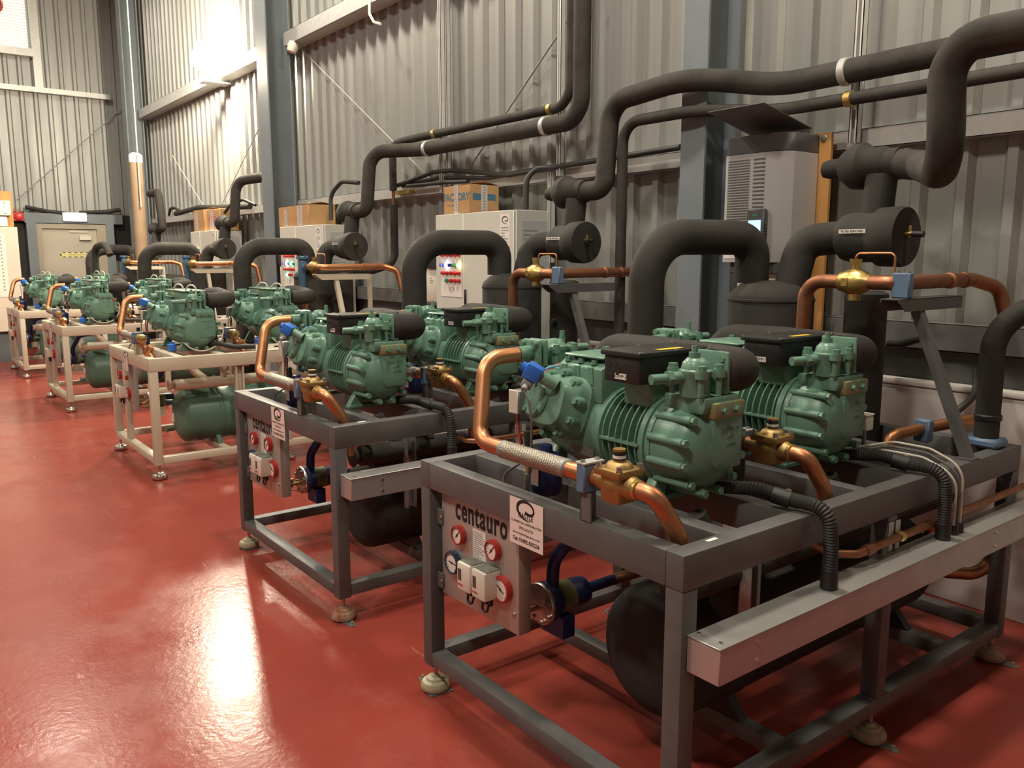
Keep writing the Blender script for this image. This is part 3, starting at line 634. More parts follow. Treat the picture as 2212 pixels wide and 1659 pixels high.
    for u in (-.505, -.445, -.385):
        for v in (-.088, .078): bolt(top, q(u, v, .205 if v < 0 else .225), ZA, .011, .014)
        MB().prism([(-.014, 0), (.014, 0), (.010, .052), (-.010, .052)], q(u, -.108, .145), XA, ZA, YA, .008).build('head_rib', G, top)
    MB().box(o.x-.705, o.x-.52, o.y-.062, o.y+.062, o.z+.085, o.z+.172).build('head_neck', G, e, bevel=.01, seg=2)
    dvx, dvy, dw = -.685, .015, .214
    dvv = MB().lathe([(.042, .16), (.042, .215), (.047, .22), (.047, .232), (.040, .236), (.03, .252), (0, .258)], q(dvx, dvy-.012, 0), ZA, 24).build('delivery_valve', G, e)
    for du, dy in ((-.04, -.035), (.04, -.035), (.04, .045), (-.04, .045)):
        MB().cyl(q(dvx+du, dvy+dy, .165), q(dvx+du, dvy+dy, .226), .008, 10).build('valve_stud', G, dvv); bolt(dvv, q(dvx+du, dvy+dy, .226), ZA, .012, .014)
        MB().cyl(q(dvx+du, dvy+dy, .212), q(dvx+du, dvy+dy, .226), .015, 12).build('valve_ear', G, dvv)
    MB().cyl(q(dvx, dvy-.03, dw), q(dvx, -.075, dw), .030, 18).build('valve_throat', G, dvv)
    for v in (-.066, -.092): MB().box(o.x+dvx-.046, o.x+dvx+.046, o.y+v-.010, o.y+v+.009, o.z+dw-.046, o.z+dw+.046).build('pipe_flange', G, dvv, bevel=.010, seg=2)
    for u in (-.032, .032):
        for w in (-.032, .032): bolt(dvv, q(dvx+u, -.102, dw+w), -YA, .0105, .014, name='cap_screw', n=12)
    MB().cyl(q(dvx, -.10, dw), q(dvx+.004, -.158, dw-.001), .0262, 20).build('pipe_stub', G, dvv)
    mb = MB(); mb.cyl(q(dvx, dvy+.02, dw+.008), q(dvx+.01, .145, dw+.006), .0135, 14); mb.cyl(q(dvx, dvy+.055, dw+.008), q(dvx+.003, dvy+.075, dw+.008), .0195, 6); mb.build('valve_spindle', G, dvv)
    mb = MB(); mb.cyl(q(dvx, dvy+.025, .235), q(dvx, dvy+.025, .258), .011, 10); mb.cyl(q(dvx, dvy+.025, .256), q(dvx, dvy+.025, .280), .0095, 6); mb.build('service_cap', G, dvv)
    # feet, nameplate
    for u in (-.56, -.13):
        mb = MB(); mb.box(o.x+u-.022, o.x+u+.022, o.y-.13, o.y+.13, ZT-.0005, ZT+.016)
        for s_ in (-1, 1): mb.prism([(-.13, 0), (-.06, 0), (-.045, .09), (-.075, .09)], V(o.x+u-.018, o.y, ZT+.01), (0, s_, 0), ZA, XA, .036)
        mb.build('foot', G, e, bevel=.003)
    pn = plate(e, 'nameplate', 'galv_dull', q(-.40, -.1245, -.045), XA, ZA, .105, .058, .0006); 
    lines(pn, q(-.40, -.1255, -.045), XA, ZA, .09, .045, 6, seed=8)
    # oil pressure switch at the crank end and loose wires
    sx = P(1122, 866, 1, o.y-.235)
    sw = MB().box(sx.x-.022, sx.x+.022, sx.y-.02, sx.y+.045, sx.z-.036, sx.z+.036).build('oil_switch', 'galv_dull', e, bevel=.003)
    MB().box(sx.x-.023, sx.x+.023, sx.y-.026, sx.y-.0205, sx.z-.037, sx.z+.037).build('switch_lid', 'white_plastic', sw, bevel=.002)
    MB().tube([q(-.535, -.02, .20), q(-.565, -.09, .185), q(-.60, -.17, .13), q(-.585, -.235, .03), q(-.565, -.235, -.06)], .0042, .08, 8).build('red_wire', 'wire_red', e)
    MB().tube([q(-.53, -.09, .19), q(-.56, -.13, .18), q(-.60, -.175, .135), q(-.59, -.22, .06)], .0036, .06, 8).build('blue_wire', 'wire_blue', e)
    MB().tube([q(-.60, -.215, .035), q(-.60, -.22, -.02), q(-.575, -.22, -.06)], .005, .03, 8).build('switch_hose', 'cable_grey', e)
    if not big:
        u0, u1, v0, v1, w0, w1 = -.280, -.139, -.150, .148, .176, .251
        tb = MB().box(o.x+u0, o.x+u1, o.y+v0, o.y+v1, o.z+w0, o.z+w1).build('terminal_box', 'black_plastic', e, bevel=.004, seg=2)
        MB().box(o.x+u0-.009, o.x+u1+.009, o.y+v0-.009, o.y+v1+.009, o.z+w1+.0005, o.z+w1+.016).build('lid', 'black_plastic', tb, bevel=.004, seg=2)
        for v in (v0, (v0+v1)/2, v1): 
            for u in (u0-.004, u1+.004): bolt(tb, q(u, v, w1+.016), ZA, .0055, .003, 'zinc', 'lid_screw')
        plate(tb, 'warning_label', 'yellow', q(-.165, .0, w1+.0165), YA, -XA, .10, .022)
        ks = [('f', -.272, .225), ('f', -.246, .228), ('f', -.259, .2), ('f', -.234, .204)]+[('r', v, w) for v in (-.05, .03, .09) for w in (.195, .22)]
        for s_, a, w in ks:
            if s_ == 'f': MB().cyl(q(a+.01, v0, w), q(a+.01, v0-.0012, w), .0085, 14).build('knockout', 'rubber', tb)
            else: MB().cyl(q(u1, a, w), q(u1+.0012, a, w), .0085, 14).build('knockout', 'rubber', tb)
        MB().box(o.x-.265, o.x-.155, o.y-.085, o.y+.08, o.z+.10, o.z+.175).build('box_neck', G, e, bevel=.006)
    else:
        tb = MB().box(o.x-.53, o.x-.09, o.y-.075, o.y+.075, o.z+.20, o.z+.268).build('terminal_box', G, e, bevel=.008, seg=2)
        MB().box(o.x-.54, o.x-.08, o.y-.085, o.y+.085, o.z+.2685, o.z+.279).build('lid', G, tb, bevel=.004)
        MB().box(o.x-.36, o.x-.17, o.y-.06, o.y+.06, o.z+.10, o.z+.20).build('box_neck', G, e, bevel=.006)
        plate(tb, 'warning_label', 'yellow_pale', q(-.365, -.0755, .255), XA, ZA, .022, .022)
        for u, v in ((-.30, -.02), (-.06, .0)):
            MB().tube([q(u, v, .25), q(u, v, .315), q(u-.06, v-.03, .32), q(u-.16, v-.05, .25)], .006, .05, 8).build('capillary', 'wire_white', e)
        mb = MB(); pts = []
        for k in range(20):
            a = math.radians(20-k*8.6); pts.append(q(.028, .155*math.cos(a), .155*math.sin(a)))
        MB().sweep(pts, .0055, 8).build('heater_cable', 'wire_white', e)
        hb = q(-.16, -.165, -.13)
        MB().box(hb.x-.026, hb.x+.026, hb.y-.026, hb.y+.026, hb.z-.03, hb.z+.022).build('heater_plug', 'blue_plastic', e, bevel=.004)
        MB().cyl(hb+V(0, 0, .02), hb+V(0, 0, .036), .016, 14).build('plug_cap', 'blue_plastic', e)
    return e
def comp_label(e, s, dx, dy):              # white printed strip on the black terminal box
    c = OC+V(-.212+dx, -.1504+dy, .194)
    p = plate(e, 'number_label', 'paper', c, XA, ZA, .046, .017); 
    text(p, s, .0125, 'ink', c+V(0, -.001, 0), XA, ZA)

def make_suction_elbow(kind):              # insulated pipe leaving the suction flange and running back along the compressor
    o = OC; e = rthing(kind, 'suction_elbow', '', 'pipe', (o.x-.05, o.y+.2, o.z+.1))
    r = .062 if kind == 'grey' else .056
    if kind == 'grey':
        path = [o+V(-.045, .045, .210), o+V(-.03, .195, .205), o+V(-.40, .235, .208), o+V(-.70, .26, .200), o+V(-.74, .28, .0), o+V(-.74, .29, -.2)]
        MB().tube(path, r, [0, .085, .3, .12, .1, 0], 20, 8).build('insulation', 'insulation', e)
        MB().lathe([(.066, 0), (.070, .008), (.070, .03), (.066, .036)], o+V(-.045, .044, .210), YA, 20).build('insulation_collar', 'insulation_dusty', e)
    else:
        path = [o+V(-.052, .08, .205), o+V(-.02, .235, .210), o+V(-.34, .25, .235), o+V(-.66, .26, .22), o+V(-.70, .28, 0), o+V(-.70, .29, -.2)]
        MB().tube(path, r, [0, .09, .3, .12, .1, 0], 20, 8).build('insulation', 'insulation_dusty', e)
    return e

def make_discharge(kind):                  # copper delivery line over the front rail
    o = OC; yp = 1.477; e = rthing(kind, 'delivery_line', '', 'pipe', (-1.9, yp, ZT))
    zq = .968; pA = o+V(-.681, -.157, .213); b0 = V(-1.958, yp, zq); b1 = V(-1.662, yp, zq)
    MB().tube([pA, V(-2.147, 1.545, 1.222), V(-2.075, yp-.006, zq+.006), b0], .0245, [0, .085, .065, 0], 18, 8).build('copper_bend', 'copper', e)
    br = MB(); br.ribbed([b0, b1], .0275, 0, .0035, 20, .02) if kind == 'grey' else br.cyl(b0, b1, .026, 14)
    hose = br.build('braided_hose', 'braid', e)
    for p, d in ((b0, XA), (b1, -XA)): MB().lathe([(.0235, -.004), (.028, 0), (.028, .016), (.025, .02)], p, d, 20).build('ferrule', 'galv_dull', hose)
    cl = V(-1.575, yp, zq); z = zq; vx = -1.466
    MB().cyl(b1, (vx-.03, yp, z), .0235, 18).build('copper_stub', 'copper', e)
    c = MB().box(cl.x-.017, cl.x+.017, yp-.036, yp+.036, z-.042, z+.036).build('pipe_clamp', 'blue_clamp', e, bevel=.004)
    MB().box(cl.x-.018, cl.x+.018, yp-.037, yp+.037, z+.0365, z+.041).build('clamp_plate', 'galv', c)
    for s_ in (-1, 1): bolt(c, (cl.x, yp+s_*.026, z+.041), ZA, .007, .006, 'steel', 'clamp_bolt')
    mb = MB(); mb.box(cl.x-.012, cl.x+.03, yp-.024, yp-.018, ZT, z-.042); mb.box(cl.x-.012, cl.x-.006, yp-.024, yp+.03, ZT, z-.042); mb.build('bracket', 'grey_paint' if kind == 'grey' else 'cream_paint', e)
    vz = z
    if kind == 'grey':                     # brass check valve
        v = MB().lathe([(.027, -.062), (.030, -.05), (.030, -.04), (.036, -.025), (.040, 0), (.036, .025), (.031, .04), (.031, .05), (.027, .062)], (vx, yp, vz), XA, 20).build('check_valve', 'brass', e)
        MB().box(vx-.036, vx+.036, yp-.036, yp+.036, vz-.046, vz+.034).build('valve_body', 'brass', v, bevel=.012, seg=2)
        MB().box(vx-.047, vx+.047, yp-.047, yp+.047, vz+.026, vz+.046).build('bonnet_flange', 'brass', v, bevel=.004, seg=2)
        MB().lathe([(.038, 0), (.034, .008), (.028, .014), (.018, .017), (.0, .017)], (vx, yp, vz+.046), ZA, 24).build('bonnet', 'brass', v)
        st = MB().cyl((vx, yp, vz+.06), (vx, yp, vz+.094), .0165, 18).build('stem_cap', 'brass', v)
        MB().cyl((vx, yp, vz+.066), (vx, yp, vz+.088), .0168, 18).build('cap_label', 'ink', v)
        MB().lathe([(.0172, .070), (.0172, .078)], (vx, yp, vz), ZA, 18).build('cap_print', 'paper', v)
        for a in (-1, 1):
            for b in (-1, 1): bolt(v, (vx+a*.037, yp+b*.037, vz+.046), ZA, .0075, .012, 'steel', 'bonnet_bolt', 12)
        g0 = V(vx+.058, yp, vz); 
        MB().tube([g0, V(vx+.115, yp+.008, vz-.004), V(-1.325, 1.548, ZT+.01), V(-1.312, 1.565, ZT-.15)], .0235, [0, .16, .12, 0], 18, 8).build('drop_pipe', 'copper', e)
        MB().lathe([(.024, -.002), (.0265, .0), (.0265, .01), (.024, .012)], g0+V(.004, 0, 0), XA, 18).build('braze_ring', 'brass_bright', e)
    else:                                  # plain yellow-brass elbow dropping through the deck
        v = MB().cyl((vx-.06, yp, vz), (vx+.0, yp, vz), .029, 20).build('check_valve', 'brass', e)
        MB().lathe([(.033, 0), (.034, .03), (.03, .05), (.012, .055), (0, .055)], (vx-.012, yp, vz), XA, 20).build('valve_cap', 'brass_bright', v)
        MB().tube([(vx+.022, yp, vz-.01), (vx+.028, yp+.01, vz-.05), (vx+.075, yp+.05, ZT-.02), (vx+.08, yp+.055, ZT-.12)], .02, .05, 16).build('drop_pipe', 'copper', e)
        MB().lathe([(.03, -.02), (.028, .03), (.021, .05)], (vx+.045, yp+.025, ZT+.03), (.55, .4, .9), 16).build('reducer', 'copper', e)
    return e

def make_oil(kind):                        # blue oil level vessel with brass tee
    x, y, z = -1.885, 1.583, ZT-.005
    e = rthing(kind, 'oil_vessel', '', 'vessel', (x, y, z))
    MB().lathe([(0, -.02), (.044, -.015), (.052, 0), (.052, .085), (.049, .10), (.042, .108), (.022, .112), (.020, .135), (.012, .138), (0, .138)], (x, y, z), ZA, 24).build('shell', 'blue_paint', e)
    MB().lathe([(.0535, .075), (.0545, .08), (.0545, .09), (.0535, .094)], (x, y, z), ZA, 24).build('rim', 'blue_paint', e)
    plate(e, 'label', 'paper', (x+.012, y-.0528, z+.045), XA, ZA, .035, .05)
    tx, ty = x-.078, y-.005
    t = MB().cyl((tx, ty, z+.03), (tx, ty, z+.115), .0085, 12).build('brass_tee', 'brass_bright', e)
    MB().cyl((tx-.002, ty, z+.085), (tx+.034, ty, z+.085), .008, 12).build('tee_branch', 'brass_bright', t)
    MB().cyl((tx+.026, ty, z+.085), (tx+.036, ty, z+.085), .011, 6).build('tee_nut', 'brass_bright', t)
    MB().cyl((tx, ty, z+.112), (tx, ty, z+.165), .0135, 14).build('transducer', 'black_plastic', t)
    MB().cyl((tx, ty, z-.03), (tx, ty, z+.03), .011, 12).build('tee_hose', 'galv_dull', t)
    for k in range(4): MB().cyl((tx, ty, z-.02+k*.014), (tx, ty, z-.014+k*.014), .0125, 6).build('hose_nut', 'galv_dull', t)
    MB().tube([(tx+.03, ty+.01, z+.088), (x-.02, y, z+.12)], .008, .02, 10).build('feed_pipe', 'blue_paint', e)
    MB().tube([(tx-.02, ty-.02, z+.06), (tx-.045, ty-.06, z+.03), (tx-.04, ty-.08, z-.06)], .004, .04, 8).build('sensor_cable', 'cable_grey', e)
    return e
def make_conduit(kind, dy=0., end=None, wires=False, name='cable_conduit'):
    e = rthing(kind, name, '', 'conduit', (-1.3, 1.9+dy, ZT))
    if kind == 'grey':
        s = OC+V(-.05, .09+dy, -.135); t = V(-1.176, 2.0+dy, .652)
        path = [s, V(-1.375, 1.945+dy, ZT+.045), V(-1.30, 1.97+dy, ZT+.03), V(-1.18, 1.99+dy, ZT+.025), t+V(.0, 0, .12), t]
        MB().ribbed(path, .0195, .08, .0042, 12, .07).build('conduit', 'rubber', e)
        MB().cyl(t+V(0, 0, 0), t+V(0, 0, .05), .0235, 18).build('conduit_gland', 'black_plastic', e)
        MB().cyl(V(-1.335, 1.955+dy, ZT+.036), V(-1.29, 1.972+dy, ZT+.027), .0245, 18).build('conduit_joint', 'black_plastic', e)
        bolt(e, (-1.30, 1.975+dy, ZT+.05), ZA, .008, .005, 'zinc', 'joint_screw')
        if wires:
            for k in range(3):
                off = V(0, .045+.02*k, .012*k)
                MB().tube([s+off*.5, V(-1.375, 1.945+dy, ZT+.055)+off, V(-1.27, 1.985+dy, ZT+.045)+off, V(-1.165, 2.0+dy, ZT-.0)+off, t+V(0, .07+.022*k, .0)], .0042, .08, 8).build('wire', ('wire_white', 'cable_grey', 'wire_white')[k], e)
            for k in range(2): MB().cyl(t+V(.0, .075+.035*k, 0), t+V(.0, .075+.035*k, .03), .015, 14).build('wire_gland', 'black_plastic', e)
    else:
        s = OC+V(-.05, .12+dy, -.12)
        MB().tube([s, V(-1.40, 1.99+dy, ZT+.06), V(-1.33, 2.08+dy, ZT+.035), V(-1.28, 2.30+dy, ZT+.03)], .018, .08, 12).build('conduit', 'cable', e)
    return e
def make_trunking(kind):
    if kind == 'grey':
        e = rthing(kind, 'cable_trunking', 'square galvanised cable trunking along the side of {s}', 'trunking', (-1.176, 2.4, .6))
        MB().box(-1.2255, -1.1275, 1.476, 3.36, .5555, .645).build('body', 'trunking', e, bevel=.002)
        MB().box(-1.2255, -1.1255, 1.474, 3.36, .6455, .650).build('lid', 'trunking', e, bevel=.0015)
        for x in (-1.21, -1.145): bolt(e, (x, 1.50, .650), ZA, .005, .004, 'zinc', 'screw', 10)
        for y in (1.62, 2.93, 3.25):
            for z in (.578, .625): bolt(e, (-1.1275, y, z), XA, .0055, .004, 'zinc', 'screw', 10)
    else:
        e = rthing(kind, 'cable_trunking', 'slotted white cable tray on the long rail of {s}', 'trunking', (-1.26, 2.6, ZT))
        mb = MB(); mb.box(-1.275, -1.272, 2.22, 3.2, ZT+.001, ZT+.045); mb.box(-1.275, -1.225, 2.22, 3.2, ZT+.001, ZT+.004); mb.build('tray', 'white_box', e)
        for k in range(10): MB().box(-1.2718, -1.2708, 2.27+k*.09, 2.31+k*.09, ZT+.018, ZT+.028).build('slot', 'ink', e)
    return e
def make_tank(kind):
    xt, zt, r = -1.60, .365, .20
    e = rthing(kind, 'receiver_tank', ('black insulated' if kind == 'grey' else 'dark green')+' receiver tank lying inside {s}', 'tank', (xt, 2.4, .16))
    m = 'insulation' if kind == 'grey' else 'green_tank'; y0, y1 = 1.70, 3.18
    prof = [(0, y0)]+[(r*math.sin(a), y0+.085*(1-math.cos(a))) for a in [PI/2*k/6 for k in range(1, 7)]]
    prof += [(r*math.sin(a), y1-.085*(1-math.cos(a))) for a in [PI/2*k/6 for k in range(6, 0, -1)]]+[(0, y1)]
    sh = MB().lathe(prof, (xt, 0, zt), YA, 40).build('shell', m, e)
    MB().lathe([(r, 1.98), (r+.004, 1.985), (r+.004, 2.01), (r, 2.015)], (xt, 0, zt), YA, 40).build('seam_band', m, e)
    for y in (1.95, 2.95):
        MB().prism([(-.19, -.207), (.19, -.207), (.10, -.10), (-.10, -.10)], (xt, y+.005, zt), XA, ZA, YA, .035).build('saddle', 'black_plastic' if kind == 'grey' else 'green_tank', e)
    if kind == 'cream':
        for z in (zt+.10, zt-.11):
            n = MB().cyl((xt-.1, y0+.02, z), (xt-.1, y0-.025, z), .016, 14).build('nozzle', m, e); MB().cyl((xt-.1, y0-.025, z), (xt-.1, y0-.035, z), .024, 6).build('nozzle_cap', m, n)
        MB().obox((xt-.03, y0+.0, zt-.01), (.028, 0, 0), (0, .0015, 0), (0, 0, .03)).build('label', 'paper', e)
        for y in (2.0, 2.25): n = MB().cyl((xt, y, zt+r-.01), (xt, y, zt+r+.05), .022, 16).build('top_nozzle', m, e); MB().cyl((xt, y, zt+r+.045), (xt, y, zt+r+.06), .034, 16).build('nozzle_flange', m, n)
        MB().lathe([(r+.001, 2.14), (r+.003, 2.145), (r+.003, 2.20), (r+.001, 2.205)], (xt, 0, zt), YA, 40).build('strap', 'galv_dull', e)
    else:
        n = MB().lathe([(.05, -.03), (.058, 0), (.058, .05), (.05, .075), (.0, .08)], (xt+.15, 1.93, zt+.17), (.2, -.1, 1), 20).build('insulated_valve', 'insulation_dusty', e)
    return e
def make_drier(kind):
    c = P(1164, 1305, 1, 1.60); x, z = c.x, c.z
    e = rthing(kind, 'filter_drier', 'blue filter drier with bolted flange inside {s}', 'filter', (x, 1.7, z))
    MB().lathe([(.066, .02), (.066, .035), (.05, .045), (.05, .16), (.046, .19), (.02, .20), (.018, .205)], (x, 1.60, z), YA, 28).build('shell', 'blue_paint', e)
    fz = MB().lathe([(0, 0), (.066, .001), (.068, .004), (.068, .014), (.066, .018)], (x, 1.60, z), YA, 32).build('end_flange', 'steel', e)
    for k in range(8):
        a = k*PI/4+.3; bolt(fz, (x+.056*math.cos(a), 1.60, z+.056*math.sin(a)), -YA, .0065, .008, 'steel', 'flange_bolt')
    MB().lathe([(.0512, .07), (.0512, .125)], (x, 1.60, z), YA, 28).build('label', 'yellow_old', e)
    vv = MB().cyl((x-.01, 1.60, z-.015), (x-.01, 1.555, z-.015), .009, 12).build('service_valve', 'brass', e)
    MB().cyl((x-.01, 1.56, z-.03), (x-.01, 1.56, z+.012), .008, 10).build('valve_stem', 'brass', vv); MB().cyl((x-.01, 1.556, z-.015), (x-.01, 1.525, z-.02), .011, 12).build('valve_cap', 'black_plastic', vv)
    t = P(1232, 1180, 1, 1.74)
    MB().tube([(x, 1.655, z+.03), (x, 1.66, z+.13), (x+.06, 1.72, z+.25), (x+.25, 1.80, z+.29)], .021, .10, 16).build('inlet_pipe', 'blue_paint', e)
    MB().tube([(x, 1.80, z), (x, 1.93, z)], .0185, .02, 14).build('outlet_pipe', 'blue_paint', e); MB().tube([(x, 1.93, z), (x+.005, 2.08, z)], .019, .02, 14).build('copper_tail', 'copper_old', e)
    MB().box(x-.05, x+.05, 1.66, 1.71, z-.12, z-.05).build('saddle', 'blue_paint' if kind == 'grey' else 'cream_paint', e)
    MB().box(x-.02, x+.45, 2.02, 2.05, z-.125, z-.075).build('support_bar', 'black_plastic', e)
    return e
def make_lower_pipes(kind):
    m = 'insulation_dusty' if kind == 'grey' else 'cream_paint'
    e = rthing(kind, 'suction_header', ('black insulated' if kind == 'grey' else 'cream painted')+' header pipe slung under the deck of {s}', 'pipe', (-1.4, 2.4, .66))
    z = .665 if kind == 'grey' else .63
    MB().tube([(-1.40, 1.66, z), (-1.40, 3.2, z)], .045 if kind == 'grey' else .04, .02, 18).build('header', m, e)
    MB().cyl((-1.40, 1.62, z), (-1.40, 1.661, z), .045 if kind == 'grey' else .04, 18, .02).build('end_cap', m, e)
    for y in (1.76, 2.42): MB().tube([(-1.40, y+.13, z+.01), (-1.44, y+.06, z+.08), (-1.46, y+.02, ZT-.02)], .03, .05, 14).build('branch', m, e)
    if kind == 'grey': MB().tube([(-1.47, 1.75, .60), (-1.47, 3.2, .60)], .03, .02, 14).build('second_pipe', 'insulation', e)
    for y in (2.0, 2.8): MB().box(-1.43, -1.37, y, y+.03, z+.04, ZT-.093).build('hanger', 'cream_paint' if kind == 'cream' else 'grey_paint', e)
    if kind == 'grey':
        e = rthing(kind, 'liquid_pipe', 'old copper pipe clamped above the trunking of {s}', 'pipe', (-1.2, 2.6, .7))
        MB().tube([(-1.30, 2.06, .74), (-1.245, 2.12, .70), (-1.205, 2.19, .695), (-1.205, 3.5, .70)], .0125, .04, 14).build('pipe', 'copper_old', e)
        MB().lathe([(.0165, .0), (.0165, .04)], (-1.205, 2.23, .695), YA, 14).build('coupling', 'copper_old', e)
        mb = MB()
        for y in (2.395, 2.435): mb.box(-1.222, -1.218, y, y+.022, .652, .742)
        mb.build('strut_clip', 'galv', e); MB().lathe([(.0135, 0), (.017, .002), (.017, .016), (.0135, .018)], (-1.205, 2.428, .6965), YA, 16).build('clip_band', 'brass_bright', e)
    return e

def make_back(kind):
    I = 'insulation' if kind == 'grey' else 'insulation_dusty'; fp = 'grey_paint' if kind == 'grey' else 'cream_paint'
    # arched suction pipe and accumulator
    e = rthing(kind, 'suction_arch', 'thick black insulated pipe arch standing on {s}', 'pipe', (-2.35, 2.8, .5))
    zt = 1.625
    MB().tube([(-2.395, 2.55, .42), (-2.395, 2.55, zt), (-2.275, 3.09, zt), (-2.275, 3.09, 1.43)], .074, [0, .19, .19, 0], 26, 11).build('insulation', I, e)
    vx, vy = -2.195, 3.125
    e = rthing(kind, 'accumulator', 'black insulated accumulator vessel at the wall end of {s}', 'vessel', (vx, vy, .5))
    MB().lathe([(0, .42), (.170, .44), (.182, .52), (.182, 1.365), (.176, 1.385), (.13, 1.425), (.06, 1.44), (0, 1.44)], (vx, vy, 0), ZA, 36).build('shell', I, e)
    MB().lathe([(.1825, 1.35), (.185, 1.353), (.185, 1.362), (.1825, 1.365)], (vx, vy, 0), ZA, 36).build('seam', I, e)
    e = rthing(kind, 'oil_separator', 'slim black insulated upright vessel beside the brace of {s}', 'vessel', (-1.795, 3.2, .5))
    rr = .082
    MB().lathe([(0, .42), (rr*.95, .43), (rr, .50), (rr, 1.365), (rr*1.03, 1.37), (rr*1.03, 1.395), (rr*.8, 1.405), (0, 1.405)], (-1.795, 3.2, 0), ZA, 28).build('shell', I, e)
    MB().cyl((-1.78, 3.2-rr+.01, 1.17), (-1.775, 3.2-rr-.03, 1.17), .016, 12).build('sight_glass', 'black_plastic', e)
    # filter shell with neck and shut-off body
    e = rthing(kind, 'filter_shell', 'black wrapped filter shell with service valve above {s}', 'filter', (-1.8, 3.27, 1.6))
    ys = 3.27; yz = (ys, 1.622)
    MB().tube([(-2.12, 3.16, 1.42), (-2.10, 3.20, 1.61), (-1.98, *yz), (-1.93, *yz)], .070, [0, .14, .06, 0], 24, 9).build('inlet_bend', I, e)
    sh = MB().lathe([(.07, -.03), (.095, -.005), (.103, .03), (.101, .12), (.106, .135), (.118, .15), (.120, .235), (.115, .252), (.0, .255)], (-1.935, *yz), XA, 36).build('shell', I, e)
    lb = plate(e, 'label', 'paper', (-1.855, ys-.1055, 1.645), XA, ZA, .115, .016); text(lb, 'FILTER REMOVED', .0125, 'ink', (-1.855, ys-.1068, 1.645), XA, ZA)
    fx = -1.680; fy = ys-.015
    v = MB().cyl((fx, fy, 1.632), (fx+.03, fy, 1.632), .010, 12).build('service_valve', 'brass_bright', e)
    MB().cyl((fx+.016, fy, 1.62), (fx+.016, fy, 1.665), .007, 10).build('valve_stem', 'brass_bright', v); MB().cyl((fx+.028, fy, 1.632), (fx+.072, fy, 1.63), .012, 12).build('valve_cap', 'black_plastic', v)
    MB().cyl((-1.83, ys+.03, 1.70), (-1.83, ys+.05, 1.87), .062, 24).build('neck', I, e)
    b = MB().lathe([(0, -.16), (.06, -.155), (.092, -.11), (.096, -.06), (.074, -.03), (.072, .03), (.064, .04), (.064, .09)], (-1.85, ys+.06, 1.915), XA, 30).build('valve_body', I, e)
    MB().lathe([(.040, 0), (.042, .02), (.042, .08), (.035, .11), (.0, .115)], (-1.985, ys+.06, 1.915), -XA, 18).build('spindle_cover', I, e)
    # liquid line with ball valve; it turns along the shelf towards the wall
    e = rthing(kind, 'liquid_line', 'copper liquid line with brass ball valve above {s}', 'pipe', (-1.7, 2.9, 1.2))
    ye = 2.885; zz = 1.452; xl = -1.872; cx, cy = -1.485, 2.865
    cm = 'copper_old' if kind == 'grey' else 'copper'; rp = .0265
    MB().tube([(xl, ye, .9), (xl, ye, zz), (-1.72, ye, zz)], rp, .10, 18).build('riser', cm, e)
    MB().tube([(-1.62, ye, zz), (cx-.02, cy, zz), (cx+.0, 3.42, zz+.004), (cx+.06, 3.52, zz-.03), (cx+.10, 3.54, zz-.20)], rp, [0, .06, .06, .06, 0], 18).build('run', cm, e)
    for y in (3.22, 3.34): MB().lathe([(rp, 0), (rp+.004, .002), (rp+.004, .02), (rp, .022)], (cx, y, zz+.003), YA, 18).build('coupling', cm, e)
    bx = -1.668
    bv = MB().lathe([(.027, -.062), (.036, -.054), (.039, -.038), (.047, -.022), (.049, .0), (.047, .022), (.039, .042), (.030, .056), (.027, .064)], (bx, ye, zz), XA, 24).build('ball_valve', 'brass_bright' if kind == 'grey' else 'brass', e)
    bm2 = 'brass_bright' if kind == 'grey' else 'brass'
    MB().cyl((bx, ye, zz+.044), (bx, ye, zz+.066), .018, 14).build('valve_neck', bm2, bv); MB().cyl((bx, ye, zz+.064), (bx, ye, zz+.084), .0215, 6).build('valve_nut', bm2, bv)
    MB().cyl((bx, ye, zz-.044), (bx, ye, zz-.068), .023, 14).build('valve_foot', bm2, bv)
    MB().box(bx-.026, bx+.0, ye-.052, ye-.043, zz-.016, zz+.016).build('valve_plate', bm2, bv, bevel=.002)
    if kind == 'cream':
        hx = xl; b2 = MB().lathe([(.03, -.18), (.034, -.11), (.038, -.07), (.04, -.03), (.04, .045), (.034, .06), (.052, .066), (.052, .086), (.034, .088), (0, .09)], (hx, ye-.01, zz), ZA, 20).build('angle_valve', 'blue_valve', e)
        for k in range(6): bolt(b2, (hx+.041*math.cos(k*PI/3), ye-.01+.041*math.sin(k*PI/3), zz+.086), ZA, .008, .008, 'blue_valve', 'cap_bolt')
        MB().cyl((hx, ye-.005, zz), (hx+.07, ye-.005, zz), .033, 16).build('valve_outlet', 'blue_valve', b2)
    MB().tube([(bx-.02, ye+.035, zz+.02), (bx-.02, ye+.035, zz+.105), (bx+.13, ye+.035, zz+.105), (bx+.13, ye+.035, zz+.02)], .0045, .02, 8).build('capillary', 'copper', e)
    if kind == 'grey':
        cl = MB().box(cx-.032, cx+.032, cy+.0, cy+.035, zz-.052, zz+.036).build('pipe_clamp', 'blue_clamp', e, bevel=.004)
        for s_ in (-1, 1): bolt(cl, (cx+s_*.02, cy+.017, zz+.036), ZA, .007, .006, 'steel', 'clamp_bolt')
    e = rthing(kind, 'pipe_shelf', ('grey' if kind == 'grey' else 'cream')+' channel shelf on a slanting brace over {s}', 'bracket', (-1.4, 3.0, ZT))
    zs = zz-.053; y0, y1 = 2.80, 3.27; mb = MB()
    for x in (cx-.035, cx+.031): mb.prism([(y0, 0), (y1, 0), (y1, -.045), (y0+.05, -.045), (y0, -.012)], (x, 0, zs), YA, ZA, XA, .004)
    mb.box(cx-.035, cx+.035, y0, y1, zs-.004, zs); mb.build('channel', fp, e)
